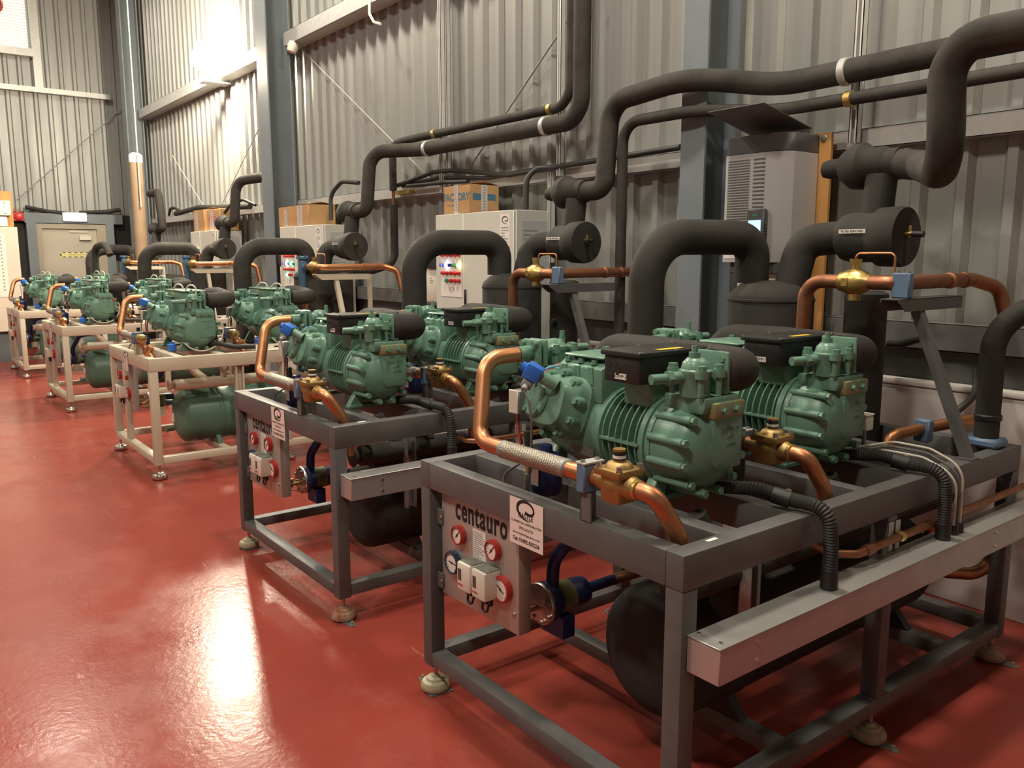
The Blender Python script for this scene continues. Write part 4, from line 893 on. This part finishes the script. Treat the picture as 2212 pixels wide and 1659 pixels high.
    MB().beam((cx+.01, 2.98, zs-.045), (-1.252, 2.965, ZT), .034, .034, YA).build('brace', fp, e)
    MB().box(-1.28, -1.228, 2.935, 2.995, ZT, ZT+.006).build('brace_foot', fp, e)
    if kind == 'cream': MB().box(cx-.05, cx-.02, 3.29, 3.32, ZT, zs-.004).build('strut', fp, e)

def make_line_set(kind):
    make_frame(kind); make_panel(kind); make_trunking(kind); make_tank(kind); make_drier(kind); make_lower_pipes(kind); make_back(kind)
KINDS = {'grey': ('A', 'B'), 'cream': ('C', 'D', 'E')}
def drop_reg(kind, since): 
    r = REG[kind][since:]; del REG[kind][since:]; return r
for kind in ('grey', 'cream'):
    make_line_set(kind)
    base = list(REG[kind])
    for i, k in enumerate(KINDS[kind]):
        for (o, tmpl, cat, group) in base:
            c = o if i == len(KINDS[kind])-1 else copy_tree(o)
            c.location.x += SKID[k][0]; c['label'] = tmpl.format(s=SKID[k][1]); c['category'] = cat
    REG[kind].clear()
    # things that come once per compressor: aisle side and wall side
    prot = []
    ydev = 0. if kind == 'grey' else .06
    for fn, a in ((make_compressor, '{c} compressor on the {p} side of {s}'), (make_suction_elbow, 'black suction pipe behind the {p}-side compressor of {s}'),
                  (make_discharge, 'copper braided pipe by the {p}-side compressor of {s}'), (make_oil, 'blue oil vessel under the {p}-side compressor of {s}')):
        prot.append((fn(kind), a, 0))
    prot.append((make_conduit(kind), 'black conduit from the aisle-side compressor of {s}', 1)); prot.append((make_conduit(kind, 0, None, True), 'black conduit from the wall-side compressor of {s}', 2))
    for i, k in enumerate(KINDS[kind]):
        last = i == len(KINDS[kind])-1
        for j, pos in ((0, 'aisle'), (1, 'wall')):
            for o, tmpl, mode in prot:
                if mode and mode != j+1: continue
                use_o = last and (j == 1 or mode)
                c = o if use_o else copy_tree(o)
                c.location += V(SKID[k][0], .651*j+(ydev if 'compressor' in o.name or 'elbow' in o.name else 0), 0)
                c['label'] = tmpl.format(p=pos, s=SKID[k][1], c='green' if kind == 'cream' else 'green black-boxed')
                if o.name.startswith('compressor'):
                    c['group'] = 'compressors on the skids'; c['category'] = 'compressor'
                    if kind == 'grey':
                        ORG[c] = V(c.location); comp_label(c, ('COMP 2', 'COMP 1')[j], SKID[k][0], .651*j)
    REG[kind].clear()
# ------------------------------------------------------------------ pipes along the wall, struts, electrical gear
I1, I2 = 'insulation_dusty', 'insulation'
def clip_at(parent, p, axis, r, m='galv'):
    MB().lathe([(r, -.018), (r+.005, -.016), (r+.005, .016), (r, .018)], p, axis, 22).build('pipe_clip', m, parent)
# riser of the skid by the inverter
ry = 3.33; TZ = 1.915; TXR = -1.775
e = thing('riser_pipe', 'thick insulated riser bending over above the skid by the inverter', 'pipe', (-1.4, ry, 1.83))
ra, rb_, rc = P(2040, 330, 1, 2.85), P(2046, 92, 1, 2.85), P(2212, 80, 1, 2.85)
MB().tube([(TXR, ry, TZ), (TXR+.12, ry-.04, TZ-.02), (ra.x-.0, 2.87, ra.z-.07), (rb_.x, 2.85, rb_.z), (rc.x+.5, 2.85, rc.z+.02)], .058, [0, .1, .14, .12, 0], 24, 10).build('insulation', I1, e)
MB().lathe([(.0555, 0), (.0585, .003), (.0585, .03), (.0555, .033)], (TXR+.03, ry-.004, TZ-.002), XA, 24).build('tape_joint', I1, e)
# run from the second dark skid up to the wall and along it
dx = SKID['B'][0]; yw = 3.62; zb = 2.372
e = thing('pipe_run', 'thick insulated pipe crossing in front of the column above the inverter', 'pipe', (-3.0, 3.4, 2.3))
a1 = V(TXR+dx, ry, TZ); a2 = V(-1.64+dx, ry+.03, TZ); a3 = V(-1.65+dx, ry+.08, 2.40)
MB().tube([a1, a2, a3, (-2.92, 3.38, 2.435), (-2.55, yw, zb), (-.2, yw, zb+.03)], .055, [0, .12, .13, .5, .4, 0], 22, 9).build('insulation', I1, e)
cp = P(1828, 158, 1, yw); clip_at(e, (cp.x, yw, zb+.004), XA, .057)
e = thing('thin_pipe_run', 'thinner insulated pipe running under the thick pipe above the inverter', 'pipe', (-3.3, 3.55, 1.2))
p0 = P(1392, 600, 1, yw-.02); zt_ = 2.252
MB().tube([(p0.x, yw-.22, .9), (p0.x, yw-.22, 2.275), (-2.9, yw-.22, 2.275), (-2.55, yw, zt_), (-.2, yw, zt_+.012)], .030, [0, .12, .4, .4, 0], 18, 9).build('insulation', I1, e)
cp = P(1835, 214, 1, yw); clip_at(e, (cp.x, yw, zt_+.002), XA, .031, 'brass_bright')
# run from the first cream skid
dx = SKID['C'][0]
e = thing('pipe_run', 'thick insulated pipe rising to the roof at the hanging pipe bend', 'pipe', (-5.8, 3.4, 2.3))
a1 = V(TXR+dx, ry, TZ); a2 = V(-1.64+dx, ry+.03, TZ); a3 = V(-1.65+dx, ry+.08, 2.40); xv = P(1258, 60, 1, yw).x
MB().tube([a1, a2, a3, (P(925, 322, 1, yw).x-.25, yw, 2.40), (P(925, 322, 1, yw).x, yw, 2.385), (xv, yw, 2.385), (xv, yw, 6.4)], .055, [0, .12, .14, .4, .1, .16, 0], 22, 9).build('insulation', I1, e)
for px in (925, 1180): clip_at(e, (P(px, 300, 1, yw).x, yw, 2.386), XA, .057)
e = thing('thin_pipe_run', 'thinner insulated pipe beside the thick pipe at the hanging pipe bend', 'pipe', (-6.2, 3.6, 1.2))
xt = P(851, 480, 1, 3.66).x; x2 = P(1237, 60, 1, 3.70).x; yq = 3.69
MB().tube([(xt, 3.66, 2.10), (xt, 3.66, 2.49), (xt+.3, yq, 2.505), (x2, yq, 2.505), (x2, yq, 6.4)], .032, [0, .1, .2, .15, 0], 18, 9).build('insulation', I1, e)
MB().tube([(xt, 3.66, 1.98), (xt, 3.66, 1.48), (xt-.02, 3.45, 1.42), (xt-.1, 2.9, 1.40)], .034, [0, .13, .1, 0], 16, 8).build('lower_insulation', I2, e)
MB().cyl((xt, 3.66, 1.97), (xt, 3.66, 2.11), .014, 12).build('bare_pipe', 'copper_old', e)
MB().box(xt-.05, xt+.2, 3.70, 3.745, 2.07, 2.10).build('pipe_bracket', 'brass_bright', e)
for px in (940, 1190): clip_at(e, (P(px, 290, 1, yq).x, yq, 2.505), XA, .034, 'brass_bright')
# risers of the two far skids
for k, lab in (('D', 'insulated riser of the middle cream skid running behind the column'), ('E', 'insulated riser with pale dusty bend above the cream skid nearest the door')):
    dx = SKID[k][0]; e = thing('riser_pipe', lab, 'pipe', (-1.4+dx, ry, 1.83))
    a1 = V(TXR+dx, ry, TZ); a2 = V(-1.64+dx, ry+.03, TZ)
    if k == 'D': MB().tube([a1, a2, V(-1.65+dx, ry+.08, 2.38), V(-1.3+dx, 3.60, 2.41), V(C2[0]-.06, 3.60, 2.41)], .055, [0, .12, .14, .2, 0], 20, 8).build('insulation', I1, e)
    else: MB().tube([a1, a2, V(-1.65+dx, ry, 2.42), V(-2.3+dx, ry+.06, 2.44)], .055, [0, .12, .09, 0], 20, 8).build('insulation', I1, e)
e = tag(MB().tube([(-12.9, 2.55, 1.0), (-12.9, 2.55, 1.66), (-12.55, 2.62, 1.70), (-12.45, 2.65, 1.55)], .045, .14, 14).build('insulated_bend', I1, loc=(-12.9, 2.55, 1.0)), 'thin insulated hook-shaped pipe behind the cream skid nearest the door', 'pipe')
# strut channels on the wall
def strut(px, py, z0, z1, label, w=.041, y=3.69, n='strut_channel'):
    x = P(px, py, 1, y).x; mb = MB(); mb.box(x-w/2, x-w/2+.004, y, y+.041, z0, z1); mb.box(x+w/2-.004, x+w/2, y, y+.041, z0, z1); mb.box(x-w/2, x+w/2, y+.037, y+.041, z0, z1)
    mb.box(x-w/2, x-w/2+.012, y, y+.003, z0, z1); mb.box(x+w/2-.012, x+w/2, y, y+.003, z0, z1)
    return tag(mb.build(n, 'strut_steel', smooth=False, loc=(x, y, z0)), label, 'strut')
strut(1850, 150, 2.07, 6.4, 'upright strut channel holding the pipes above the inverter')
strut(1207, 150, 2.07, 6.4, 'upright strut channel holding the pipes by the hanging pipe bend')
strut(949, 150, 2.05, 6.4, 'bright upright strut channel left of the hanging pipe bend')
strut(962, 150, 2.2, 6.4, 'slim strut channel just beside the bright upright strut', .03, 3.76)
strut(1186, 390, 1.5, 2.15, 'short strut channel behind the control cabinet with two doors')
for px, s_ in ((976, 'left'), (1003, 'middle'), (1014, 'right')): strut(px, 405, 1.7, 2.13, 'short strut rod standing behind the open carton, the %s one' % s_, .018, 3.72, 'strut_rod')
strut(663, 440, 1.7, 2.1, 'short strut rod standing behind the plain carton', .03, 3.72, 'strut_rod')
# cables along the rail
for k, (pts, r, lab) in enumerate((([P(860, 400, 1, 3.7), P(935, 372, 1, 3.7), P(980, 368, 1, 3.7), P(1100, 378, 1, 3.7), P(1205, 360, 1, 3.7), P(1470, 318, 1, 3.7)], .018, 'thick black cable looping along the rail behind the carton'),
        ([P(870, 402, 1, 3.72), P(950, 384, 1, 3.72), P(1050, 385, 1, 3.72), P(1180, 362, 1, 3.72)], .016, 'lower black cable lying along the rail behind the carton'),
        ([P(880, 402, 1, 3.68), P(960, 394, 1, 3.68), P(1010, 392, 1, 3.68)], .016, 'short black cable end resting on the rail by the strut'),
        ([P(1136, 452, 1, 3.58), P(1137, 385, 1, 3.6), P(1158, 364, 1, 3.66), P(1205, 362, 1, 3.7)], .019, 'black cable dropping into the top of the two-door cabinet'),
        ([P(715, 475, 1, 3.55), P(714, 420, 1, 3.58), P(738, 392, 1, 3.62), P(775, 395, 1, 3.68)], .02, 'black cable hooping into the cabinet under the plain carton'),
        ([P(380, 462, 1, 3.66), P(430, 448, 1, 3.66), P(470, 448, 1, 3.66), P(540, 446, 1, 3.7)], .035, 'black cable bundle lying on the rail left of the column'),
        ([P(365, 465, 1, 3.6), P(368, 450, 1, 3.6), P(378, 449, 1, 3.62), P(392, 458, 1, 3.68)], .02, 'black cable hook above the cabinet with the fragile carton'),
        ([P(485, 460, 1, 3.5), P(500, 440, 1, 3.55), P(525, 431, 1, 3.6), P(552, 443, 1, 3.66)], .018, 'black cable hoop behind the riser left of the column'),
        ([P(1918, 742, 1, 3.68), P(1945, 745, 1, 3.68), P(1985, 733, 1, 3.70)], .016, 'black cable lying on the ledge behind the brace'),
        ([P(2110, 800, 1, 3.6), P(2108, 850, 1, 3.55), P(2090, 870, 1, 3.45), P(2062, 892, 1, 3.4)], .014, 'black cable curving down behind the slanting brace'))):
    tag(MB().tube(pts, r, .12, 10, 6).build('rail_cable', 'cable', loc=pts[0]), lab, 'cable')
MB().cyl(P(1136, 452, 1, 3.58), P(1136, 441, 1, 3.58), .026, 14)
# upright hose and copper stub at the wall end of the first skid
e = thing('insulated_hose', 'thick black upright pipe hooking over at the wall corner by the inverter', 'pipe', (-1.30, 3.22, ZT))
q0 = V(-1.305, 3.225, ZT+.012)
MB().tube([q0, q0+V(-.005, 0, .45), q0+V(.22, .12, .56), q0+V(.5, .2, .56)], .042, [0, .17, .1, 0], 22, 9).build('insulation', I2, e)
MB().box(q0.x-.08, q0.x+.06, q0.y-.05, q0.y+.05, ZT, ZT+.035).build('base_clamp', 'blue_clamp', e, bevel=.01)
MB().lathe([(.043, 0), (.047, .004), (.047, .02), (.043, .024)], q0+V(0, 0, .085), ZA, 20).build('cable_tie', 'black_plastic', e)
e = thing('copper_return', 'bright copper elbow in a blue clamp behind the slanting brace by the wall', 'pipe', (-1.45, 3.1, ZT))
c0 = P(1915, 990, 2, ZT-.05); c1 = P(1925, 940, 1, 2.98); c2 = P(1995, 925, 1, 3.14); c3 = P(2130, 900, 1, 3.42)
MB().tube([c0, c1, c2, c3], .022, [0, .05, .02, 0], 18, 8).build('copper_pipe', 'copper', e)
MB().box(c2.x-.03, c2.x+.03, c2.y-.02, c2.y+.02, c2.z-.05, c2.z+.035).build('pipe_clamp', 'blue_clamp', e, bevel=.005)
wbp = P(1860, 915, 1, 2.74)
e = thing('sensor_box', 'small white plastic box behind the wall-side compressor by the inverter', 'box', (wbp.x, 2.76, ZT))
MB().box(wbp.x-.02, wbp.x+.02, 2.74, 2.79, wbp.z-.026, wbp.z+.026).build('case', 'white_box', e, bevel=.004)
MB().box(wbp.x-.022, wbp.x+.022, 2.738, 2.792, wbp.z+.0262, wbp.z+.034).build('lid', 'white_box', e, bevel=.003)
MB().cyl((wbp.x, 2.765, ZT-.005), (wbp.x, 2.765, wbp.z-.026), .008, 10).build('stem', 'galv_dull', e)
# copper U under the trunking
tag(MB().tube([(-1.42, 3.1, .55), (-1.42, 3.1, .36), (-1.30, 3.3, .33), (-1.25, 3.36, .55)], .024, .09, 16).build('copper_trap', 'copper_old', loc=(-1.42, 3.1, .4)), 'old copper trap bend hanging under the trunking by the wall', 'pipe')

# control cabinets with cartons on top
def cabinet(x0, x1, zt, y0, y1, lab, lamps, group='control cabinets along the wall'):
    e = thing('control_cabinet', lab, 'cabinet', ((x0+x1)/2, (y0+y1)/2, 0), group); w = x1-x0; xs = x0+w*.385
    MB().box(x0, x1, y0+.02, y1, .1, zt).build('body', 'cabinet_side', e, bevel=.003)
    MB().box(x0+.02, x1-.02, y0+.04, y1-.02, 0, .1).build('plinth_base', 'column_grey_dark', e)
    d1 = MB().box(x0+.003, xs-.002, y0, y0+.0195, .11, zt-.002).build('door', 'cabinet', e, bevel=.003); d2 = MB().box(xs+.002, x1-.004, y0, y0+.0195, .11, zt-.002).build('door', 'cabinet', e, bevel=.003)
    MB().box(xs+.018, xs+.034, y0-.012, y0, zt-.66, zt-.54).build('door_handle', 'black_plastic', d2, bevel=.003)
    # lamp plate with rows of pilot lamps
    px0, pw = x0+w*.085, w*.28; z = zt-.22
    lp = MB().box(px0-.01, px0+pw, y0-.003, y0, zt-.60, zt-.19).build('lamp_plate', 'paper', d1)
    for r_, row in enumerate(lamps):
        zz = zt-(.229, .296, .370, .427, .482)[r_]
        for i, (kd) in enumerate(row):
            if kd == '-': continue
            x = px0+pw*(.10+.20*i); m = {'r': 'lamp_red', 'b': 'lamp_blue', 'g': 'lamp_green', 'y': 'lamp_yellow', 'W': 'glow_white', 'G': 'glow_green', 'Y': 'glow_yellow', 'A': 'glow_amber'}[kd]
            if kd == 'b': MB().box(x-.007, x+.007, y0-.035, y0-.003, zz-.012, zz+.013).build('selector_switch', m, lp, bevel=.003)
            else: MB().lathe([(.0145, 0), (.0145, .010), (.0125, .020), (.006, .024), (0, .0245)], (x, y0-.003, zz), -YA, 14).build('pilot_lamp', m, lp)
    logo(lp, (px0+pw*.5, y0-.0036, zt-.55), .026, XA, ZA, 'ink_grey')
    lb = plate(e, 'label', 'paper', (x1-w*.10, y0-.0005, zt-.13), XA, ZA, w*.11, .21); logo(lb, (x1-w*.10, y0-.002, zt-.065), .035, XA, ZA, 'ink_mark'); lines(lb, (x1-w*.10, y0-.0016, zt-.16), XA, ZA, w*.085, .11, 6, seed=2)
    plate(lb, 'label_stripe', 'yellow', (x1-w*.10, y0-.0016, zt-.245), XA, ZA, w*.11, .014)
    lb = plate(e, 'label', 'paper', (x1-w*.10, y0-.0005, zt-.32), XA, ZA, w*.09, .12); logo(lb, (x1-w*.10, y0-.002, zt-.305), .032, XA, ZA, 'ink_mark')
    s_ = plate(e, 'data_sheet', 'inverter_light', (x1+.0005, (y0+y1)/2+.02, zt-.30), YA, ZA, .22, .46); lines(s_, (x1+.0018, (y0+y1)/2+.01, zt-.31), YA, ZA, .18, .38, 14, seed=9)
    return e
FULL = (('b', 'W', 'g', 'G', 'y'), 'rrrrr', ('b', 'W', 'b', 'g', 'Y'), 'rrrrr', ('-', 'g', 'r', 'r', 'r'))
GRN = (('b', 'W', 'g', 'G', 'g'), 'rrrrr', ('b', 'W', 'g', 'G', 'g'), 'rrrrr', ('-', 'G', 'r', 'r', '-'))
AMB = (('b', 'W', 'b', 'A', 'g'), 'rrrrr', ('b', 'W', 'g', 'G', 'g'), 'rrrrr', ('-', 'G', 'r', 'r', '-'))
cabinet(-5.35, -4.39, 1.846, 3.40, 3.72, 'pale grey control cabinet with lit yellow lamp under the printed carton', FULL)
cabinet(-8.33, -7.30, 1.834, 3.40, 3.72, 'pale grey control cabinet with green lamps under the plain carton', GRN)
cabinet(-11.32, -10.32, 1.85, 3.40, 3.72, 'pale grey control cabinet with amber lamp under the fragile carton', AMB)
def carton(x0, x1, y0, y1, z, h, lab):
    e = thing('carton', lab, 'carton', ((x0+x1)/2, (y0+y1)/2, z), 'cartons on the cabinets')
    MB().box(x0, x1, y0, y1, z, z+h).build('box', 'cardboard', e, bevel=.004)
    mb = MB(); xm = (x0+x1)/2; mb.add([(x0, y0, z+h+.001), (x1, y0, z+h+.001), (x1, (y0+y1)/2, z+h+.016), (x0, (y0+y1)/2, z+h+.012)], [(0, 1, 2, 3)]); mb.add([(x0, y1, z+h+.001), (x1, y1, z+h+.001), (x1-.02, (y0+y1)/2, z+h+.03), (x0+.02, (y0+y1)/2, z+h+.022)], [(0, 1, 2, 3)])
    mb.build('flap', 'cardboard_top', e)
    return e
def tape(e, c, right, w, h, seed=4):
    t = plate(e, 'tape_strip', 'tape', c, right, ZA, w, h); rnd = random.Random(seed); mb = MB(); x = V(right).normalized(); z = x.cross(ZA)
    for k in range(9): mb.obox(V(c)+z*.001+ZA*(h*(.42-.1*k))+x*rnd.uniform(-.1, .1)*w, x*w*.2, ZA*h*.025, z*.0003)
    mb.build('tape_print', 'ink_grey', t); return t
zc = 1.8465; x0 = P(959, 458, 1, 3.42).x; xm = P(1014, 452, 1, 3.42).x; x1 = xm+.0
yb = P(1078, 452, 0, xm).y
e = carton(x0, xm, 3.42, min(yb, 3.70), zc, .20, 'open brown carton printed FACTORY on the two-door cabinet')
hh = .155
text(e, 'FACTORY', .075, 'ink_blue', ((x0+xm)/2-.0, 3.4195, zc+.115), XA, ZA, bold=.002)
tape(e, ((x0+xm)/2+.0, 3.4188, zc+.10), XA, .05, .20); lines(e, ((x0+xm)/2, 3.4193, zc+.065), XA, ZA, .22, .012, 1, 'ink_grey')
plate(e, 'blue_print', 'ink_blue', (xm+.0005, 3.55, zc+.115), YA, ZA, .20, .045); tape(e, (xm+.0012, 3.55, zc+.1), YA, .055, .2, 6)
zc = 1.8345
e = carton(P(603, 487, 1, 3.42).x, P(668, 486, 1, 3.42).x, 3.42, 3.70, zc, .20, 'plain brown carton with taped flaps on the green-lamp cabinet')
tape(e, (P(618, 470, 1, 3.42).x, 3.4188, zc+.09), XA, .075, .17, 2); tape(e, (P(648, 470, 1, 3.42).x, 3.4188, zc+.10), XA, .12, .19, 3)
zc = 1.8505
xa, xb = P(420, 500, 1, 3.42).x, P(438, 500, 1, 3.42).x
e = carton(xa, xa+.42, 3.42, 3.70, zc, .27, 'brown carton printed FRAGILE on the amber-lamp cabinet')
MB().box(xa+.42, xa+.90, 3.46, 3.69, zc, zc+.26).build('second_box', 'cardboard', e, bevel=.004)
text(e, 'FRAGILE', .09, 'ink_red', (xa+.62, 3.458, zc+.14), XA, ZA, bold=.002, sx=.85); tape(e, (xa+.12, 3.4188, zc+.13), XA, .10, .22, 5); tape(e, (xa+.60, 3.4575, zc+.12), XA, .13, .24, 7)

# small drive on the side of the two-door cabinet, and the dark one behind the cream skids
def drive(x0, x1, zt, y0, lab):
    e = thing('drive_unit', lab, 'drive', ((x0+x1)/2, y0+.1, zt-.5))
    MB().box(x0+.03, x1-.03, y0+.181, 3.735, zt-.42, zt-.05).build('mounting_rail', 'galv_dull', e)
    MB().box(x0, x1, y0, y0+.18, zt-.45, zt-.17).build('case', 'white_plastic', e, bevel=.015, seg=2)
    MB().prism([(0, 0), (1, 0), (1, -.14), (.75, -.19), (.25, -.19), (0, -.14)], (x0+.005, y0-.02, zt), (x1-x0-.01, 0, 0), ZA, YA, .2).build('head', 'black_plastic', e, bevel=.006)
    plate(e, 'display', 'ink_mark', ((x0+x1)/2, y0-.0205, zt-.06), XA, ZA, (x1-x0)*.6, .05)
    MB().cyl(((x0+x1)/2+.05, y0+.09, zt-.45), ((x0+x1)/2+.05, y0+.09, .25), .02, 10).build('cable_drop', 'cable', e)
    lines(e, ((x0+x1)/2-.02, y0-.0005, zt-.28), XA, ZA, .06, .05, 3)
drive(P(916, 560, 1, 3.46).x, -5.353, 1.635, 3.46, 'pale wall drive with black display head beside the two-door cabinet')
drive(-8.52, -8.335, 1.62, 3.46, 'pale wall drive in the shade beside the green-lamp cabinet')
# hung paper sheets behind the cream skids
for kk, lab in (('D', 'white paper sheet hanging from the pipe shelf of the middle cream skid'), ('E', 'white paper sheet hanging from the pipe shelf of the skid by the door')):
    p = V(-1.49+SKID[kk][0], 3.271, 1.28); tag(MB().box(p.x-.05, p.x+.12, 3.271, 3.274, p.z-.13, p.z+.115).build('paper_sheet', 'paper', loc=p), lab, 'paper')

# inverter on its plywood board by the column
YI = 3.40
bx0, bx1 = -2.72, P(1800, 300, 1, 3.68).x
pb = MB().box(bx0, bx1, 3.665, 3.683, 1.0, 2.125).build('plywood_board', 'plywood', loc=(bx0, 3.67, 1.0)); tag(pb, 'orange plywood board behind the grey inverter', 'board')
bolt(pb, (P(1779, 297, 1, 3.66).x, 3.665, 2.10), -YA, .014, .006, 'zinc', 'washer', 16)
e = thing('inverter', 'grey vented inverter drive with lit keypad beside the column', 'inverter', (-2.5, 3.5, 1.52))
x0, x1, xc_ = P(1567, 400, 1, YI).x, P(1703, 400, 1, YI+.03).x, P(1655, 400, 1, YI).x
zt, zb = 2.03, P(1565, 566, 1, YI).z; ztt = 2.115
poly = [(x0, YI+.26), (x0, YI+.0), (xc_-.03, YI), (xc_+.02, YI+.006), (x1-.03, YI+.035), (x1, YI+.07), (x1, YI+.26)]
MB().prism(poly, (0, 0, zb), XA, YA, ZA, zt-zb).build('case', 'inverter_light', e)
MB().prism([(x, y) for x, y in poly], (0, 0, zt+.0005), XA, YA, ZA, ztt-zt).build('top_cover', 'inverter_dark', e, bevel=.003)
g = MB(); ww = xc_-.05-x0-.02
nx, nz = 15, 38
for i in range(nx):
    for k in range(nz):
        x = x0+.018+ww*.72*i/(nx-1); z = zb+.02+(zt-zb-.05)*k/(nz-1)
        g.box(x-.0035, x+.0035, YI-.0012, YI, z-.0035, z+.0035)
o_ = g.build('vent_grille', 'inverter_vent', e, smooth=False); o_['kind'] = 'stuff'
for k in range(19):
    z = zt-.03-k*.0185; MB().box(xc_-.075, xc_-.012, YI-.0012, YI+.002, z-.004, z+.004).build('vent_slot', 'inverter_vent', e)
kx0, kx1 = P(1615, 500, 1, YI-.02).x, P(1652, 500, 1, YI-.02).x; kz = P(1630, 452, 1, YI-.02).z
kp = MB().prism([(0, 0), (kx1-kx0, 0), (kx1-kx0, -.26), (0, -.26)], (kx0, YI-.035, kz), XA, ZA, YA, .034).build('keypad', 'inverter_dark', e, bevel=.006)
plate(kp, 'screen', 'screen', ((kx0+kx1)/2-.0, YI-.036, kz-.09), XA, ZA, (kx1-kx0)*.72, .075, .002); plate(kp, 'keypad_emblem', 'ink_green', ((kx0+kx1)/2, YI-.036, kz-.03), XA, ZA, .03, .012)
for k in range(6): MB().box(kx1-.0002, kx1+.001, YI-.03, YI-.008, kz-.08-k*.014, kz-.075-k*.014).build('keypad_vent', 'ink', kp)
lb = plate(e, 'label', 'paper', (x0+.045, YI-.0006, zb+.05), XA, ZA, .075, .065); logo(lb, (x0+.043, YI-.002, zb+.055), .024, XA, ZA, 'ink_green')
MB().box(x0+.02, x1-.01, YI+.03, YI+.25, zb-.055, zb-.002).build('gland_box', 'inverter_dark', e, bevel=.004); plate(e, 'strip_label', 'white_box', (x0+.085, YI+.029, zb-.022), XA, ZA, .055, .014)
MB().box(x0+.05, x1-.04, YI+.06, YI+.24, zb-.40, zb-.056).build('cable_duct', 'white_plastic', e)
# sheet metal rain cover above
e = thing('canopy', 'flat sheet metal cover slanting above the inverter', 'cover', (-2.5, 3.5, 2.15))
ca, cb, cc, cd = P(1528, 243, 1, 3.15), P(1650, 222, 1, 3.15), P(1755, 278, 1, 3.66), P(1621, 293, 1, 3.66)
nrm = (cb-ca).cross(cd-ca).normalized()*.003
MB().add([ca, cb, cc, cd, ca+nrm, cb+nrm, cc+nrm, cd+nrm], [(0, 1, 2, 3), (7, 6, 5, 4), (0, 4, 5, 1), (1, 5, 6, 2), (2, 6, 7, 3), (3, 7, 4, 0)]).build('sheet', 'ledge', e, smooth=False)
MB().box(cd.x, cc.x, 3.645, 3.664, cc.z-.075, cc.z).build('fixing_strip', 'galv', e); 
for z in (-.02, -.05): bolt(e, (cc.x-.03, 3.645, cc.z+z), -YA, .007, .004, 'zinc', 'screw')
# fire extinguisher behind the far skid
p = V(-12.75, .98, 0)
e = thing('fire_extinguisher', 'red fire extinguisher standing behind the cream skid nearest the door', 'extinguisher', (-13.75, 2.05, 0))
MB().lathe([(0, .02), (.07, .02), (.078, .04), (.078, .46), (.06, .52), (.03, .54), (.025, .57), (0, .57)], (-13.75, 2.05, 0), ZA, 22).build('cylinder', 'red_paint', e)
MB().box(-13.80, -13.70, 2.03, 2.07, .57, .60).build('lever', 'black_plastic', e); MB().tube([(-13.72, 2.05, .57), (-13.64, 2.05, .5), (-13.65, 2.05, .25)], .01, .06, 8).build('hose', 'rubber', e)
plate(e, 'label', 'paper', (-13.671, 2.05, .34), YA, ZA, .06, .12)
